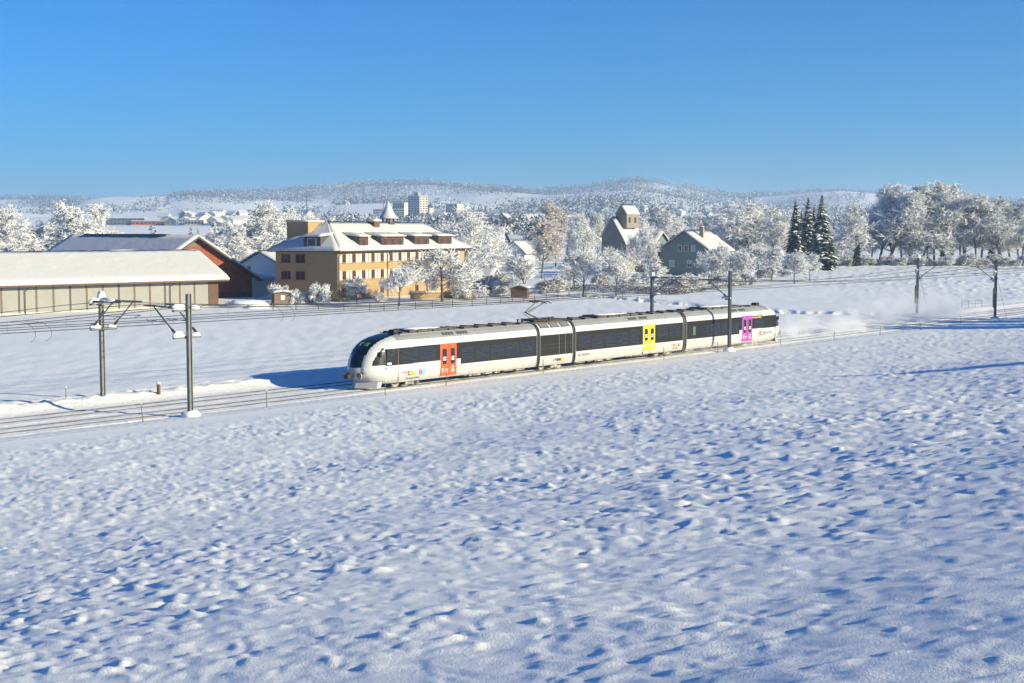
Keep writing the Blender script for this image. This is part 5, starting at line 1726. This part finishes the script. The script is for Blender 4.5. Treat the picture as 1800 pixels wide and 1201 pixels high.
# ------------------------------------------------------------------ woods of the valley and the hills (far masses)
FIELDS = [(205, 347, 100, 9), (530, 366, 70, 8), (430, 376, 70, 9), (600, 372, 45, 6), (795, 352, 55, 9), (905, 357, 45, 8), (845, 366, 60, 6), (1000, 331, 40, 4.5), (1160, 333, 32, 3),
          (690, 372, 60, 7), (1545, 358, 40, 8), (245, 400, 160, 9), (395, 402, 90, 8), (20, 398, 80, 10), (935, 335, 14, 5), (1060, 322, 30, 3), (330, 362, 25, 5), (740, 364, 40, 5)]


def forest(name, n_try, Y0, Y1, seed, tri, hmin, hmax, thr, conifer, label_mats):
    r = np.random.default_rng(seed)
    u = r.uniform(-150, 1950, n_try)
    Y = np.sqrt(r.uniform(Y0 ** 2, Y1 ** 2, n_try))
    x = (u - 900) / 2480 * Y
    z = ground_z(x, Y, False) - .12
    v = HZ - (z - CAM_Z) / Y * F_PX
    dens = noise(x / 380, Y / 480, 61) + .5 * noise(x / 140, Y / 170, 62) + .36 * sstep(3300, 4200, Y) + .16 * sstep(950, 1150, u)
    keep = dens > thr
    for (fu, fv, ru, rv) in FIELDS:
        keep &= ((u - fu) / ru) ** 2 + ((v - fv) / rv) ** 2 > 1
    x, Y, z, u = x[keep], Y[keep], z[keep], u[keep]
    n = len(x)
    H = r.uniform(hmin, hmax, n)
    isc = r.random(n) < np.clip(conifer + .8 * noise(x / 260, Y / 300, 63), .02, .98)
    # every tree is a handful of ragged leaf-like faces; conifers taper, broadleaved trees are round
    k = tri
    a = r.uniform(0, 2 * np.pi, (n, k)); f = (np.arange(k)[None, :] + r.random((n, k))) / k
    rad_c = (1 - f) * .17 * H[:, None] * r.uniform(.7, 1.2, (n, k)) + .25
    rad_b = np.sin(np.pi * np.clip(.12 + f * .85, 0, 1)) ** .7 * .36 * H[:, None] * r.uniform(.35, 1.05, (n, k))
    rad = np.where(isc[:, None], rad_c, rad_b)
    cz = np.where(isc[:, None], .06 + .94 * f, .14 + .82 * f) * H[:, None]
    cx = x[:, None] + rad * np.cos(a) * .75; cy = Y[:, None] + rad * np.sin(a) * .75; cz = z[:, None] + cz
    c = np.stack([cx, cy, cz], -1)
    size = (np.where(isc[:, None], .09, .10) * H[:, None] * np.where(isc[:, None], 1.15 - .8 * f, 1.0))[..., None]
    out = np.stack([np.cos(a), np.sin(a), -.55 * np.where(isc[:, None], 1.0, .2) * np.ones_like(a)], -1)
    tan = np.stack([-np.sin(a), np.cos(a), np.zeros_like(a)], -1)
    upv = np.stack([np.zeros_like(a), np.zeros_like(a), np.ones_like(a)], -1)
    jit = lambda: r.normal(0, .35, c.shape)
    v0 = c + size * (upv * 1.0 + jit() * .6)
    v1 = c + size * (out * .9 + tan * .95 + jit())
    v2 = c + size * (out * .9 - tan * .95 + jit())
    v3 = c + size * (-upv * .3 - out * .6 + jit())
    V = np.stack([v0, v1, v2, v3], 2).reshape(-1, 3)
    b = np.arange(n * k)[:, None] * 4
    tri_ = np.concatenate([b + np.array([[0, 1, 2]]), b + np.array([[0, 2, 3]]), b + np.array([[0, 3, 1]])], 1).reshape(-1, 3)
    pick = r.random((n, k))
    mass = noise(x / 330, Y / 420, 66)
    isc_d = np.clip(.66 + .9 * mass + r.normal(0, .10, n), .25, .95); br_d = np.clip(.30 + .5 * mass + r.normal(0, .08, n), .06, .7)
    dark_share = np.where(isc, isc_d, br_d)[:, None]
    m = np.where(pick < dark_share, 0, np.where(pick < dark_share + .25, 1, 2))
    mi = np.repeat(m.reshape(-1), 3)
    me = mesh_np(name, V, tri_, np.full(len(tri_), 3), [M[q] for q in label_mats], mi)
    o = link(name, me)
    return tag(o, kind='stuff'), n


fm = ('forest_dark', 'forest_mid', 'forest_frost')
o, n1 = forest('hill_woods', 70000, 2050, 5000, 71, 4, 12, 22, .20, .66, fm)
tag(o, 'frosted woods covering the far hills in one grey-white mass', 'woods')
o, n2 = forest('valley_woods', 6000, 700, 2050, 72, 24, 5, 12, .20, .25, fm)
tag(o, 'frosted trees scattered thickly through the valley village', 'woods')
print('forest trees', n1, n2)

# ------------------------------------------------------------------ haze over the valley
hz_m = bpy.data.materials.new('haze_air')
hz_m.use_nodes = True
nt = hz_m.node_tree
nt.nodes.remove(nt.nodes['Principled BSDF'])
pv = nt.nodes.new('ShaderNodeVolumePrincipled')
pv.inputs['Color'].default_value = (.43, .60, .82, 1)
pv.inputs['Density'].default_value = 1.9e-4
pv.inputs['Anisotropy'].default_value = 0.2
nt.links.new(pv.outputs['Volume'], nt.nodes['Material Output'].inputs['Volume'])
hb = MB().box(-9500, 9500, -9500, 9500, -40, 235)
ho = hb.build('haze', hz_m)
tag(ho, kind='stuff')

# ------------------------------------------------------------------ snow whirled up behind the train
dm = bpy.data.materials.new('whirled_snow')
dm.use_nodes = True
nt = dm.node_tree
nt.nodes.remove(nt.nodes['Principled BSDF'])
pv = nt.nodes.new('ShaderNodeVolumePrincipled')
pv.inputs['Color'].default_value = (.99, .99, 1.0, 1)
pv.inputs['Anisotropy'].default_value = 0.1
tc = nt.nodes.new('ShaderNodeTexCoord')
gr = nt.nodes.new('ShaderNodeTexGradient'); gr.gradient_type = 'SPHERICAL'
nt.links.new(tc.outputs['Object'], gr.inputs['Vector'])
nz = nt.nodes.new('ShaderNodeTexNoise'); nz.inputs['Scale'].default_value = 2.4; nz.inputs['Detail'].default_value = 7.0
mp = nt.nodes.new('ShaderNodeMapping'); mp.inputs['Scale'].default_value = (3.0, 1.0, .8)
nt.links.new(tc.outputs['Object'], mp.inputs['Vector']); nt.links.new(mp.outputs['Vector'], nz.inputs['Vector'])
rp = nt.nodes.new('ShaderNodeMapRange'); rp.inputs['From Min'].default_value = .46; rp.inputs['From Max'].default_value = .66
nt.links.new(nz.outputs['Fac'], rp.inputs['Value'])
m1 = nt.nodes.new('ShaderNodeMath'); m1.operation = 'MULTIPLY'
nt.links.new(gr.outputs['Fac'], m1.inputs[0]); nt.links.new(rp.outputs['Result'], m1.inputs[1])
m2 = nt.nodes.new('ShaderNodeMath'); m2.operation = 'MULTIPLY'; m2.inputs[1].default_value = .75
nt.links.new(m1.outputs[0], m2.inputs[0]); nt.links.new(m2.outputs[0], pv.inputs['Density'])
nt.links.new(pv.outputs['Volume'], nt.nodes['Material Output'].inputs['Volume'])
for (t, d, z, a, b, c) in ((84, -4.0, .3, 17, 4.2, 2.6), (112, -6.5, .3, 20, 6, 3.4), (62, -1.2, .15, 14, 1.5, .75)):
    mb = MB(); n = 14
    vs = [(math.cos(p) * math.cos(q), math.cos(p) * math.sin(q), math.sin(p)) for p in np.linspace(-1.45, 1.45, 8) for q in np.linspace(0, 2 * math.pi, n, endpoint=False)]
    fs = [(i * n + k, i * n + (k + 1) % n, (i + 1) * n + (k + 1) % n, (i + 1) * n + k) for i in range(7) for k in range(n)] + [tuple(range(n - 1, -1, -1)), tuple(range(7 * n, 8 * n))]
    o = mb.add(vs, fs).build('snow_dust', dm)
    o.location = TD(t, d, z); o.scale = (a, b, c); o.rotation_euler = (0, 0, RZ)
    tag(o, 'cloud of powder snow whirled up over the track behind the train', 'snow cloud', kind='stuff')
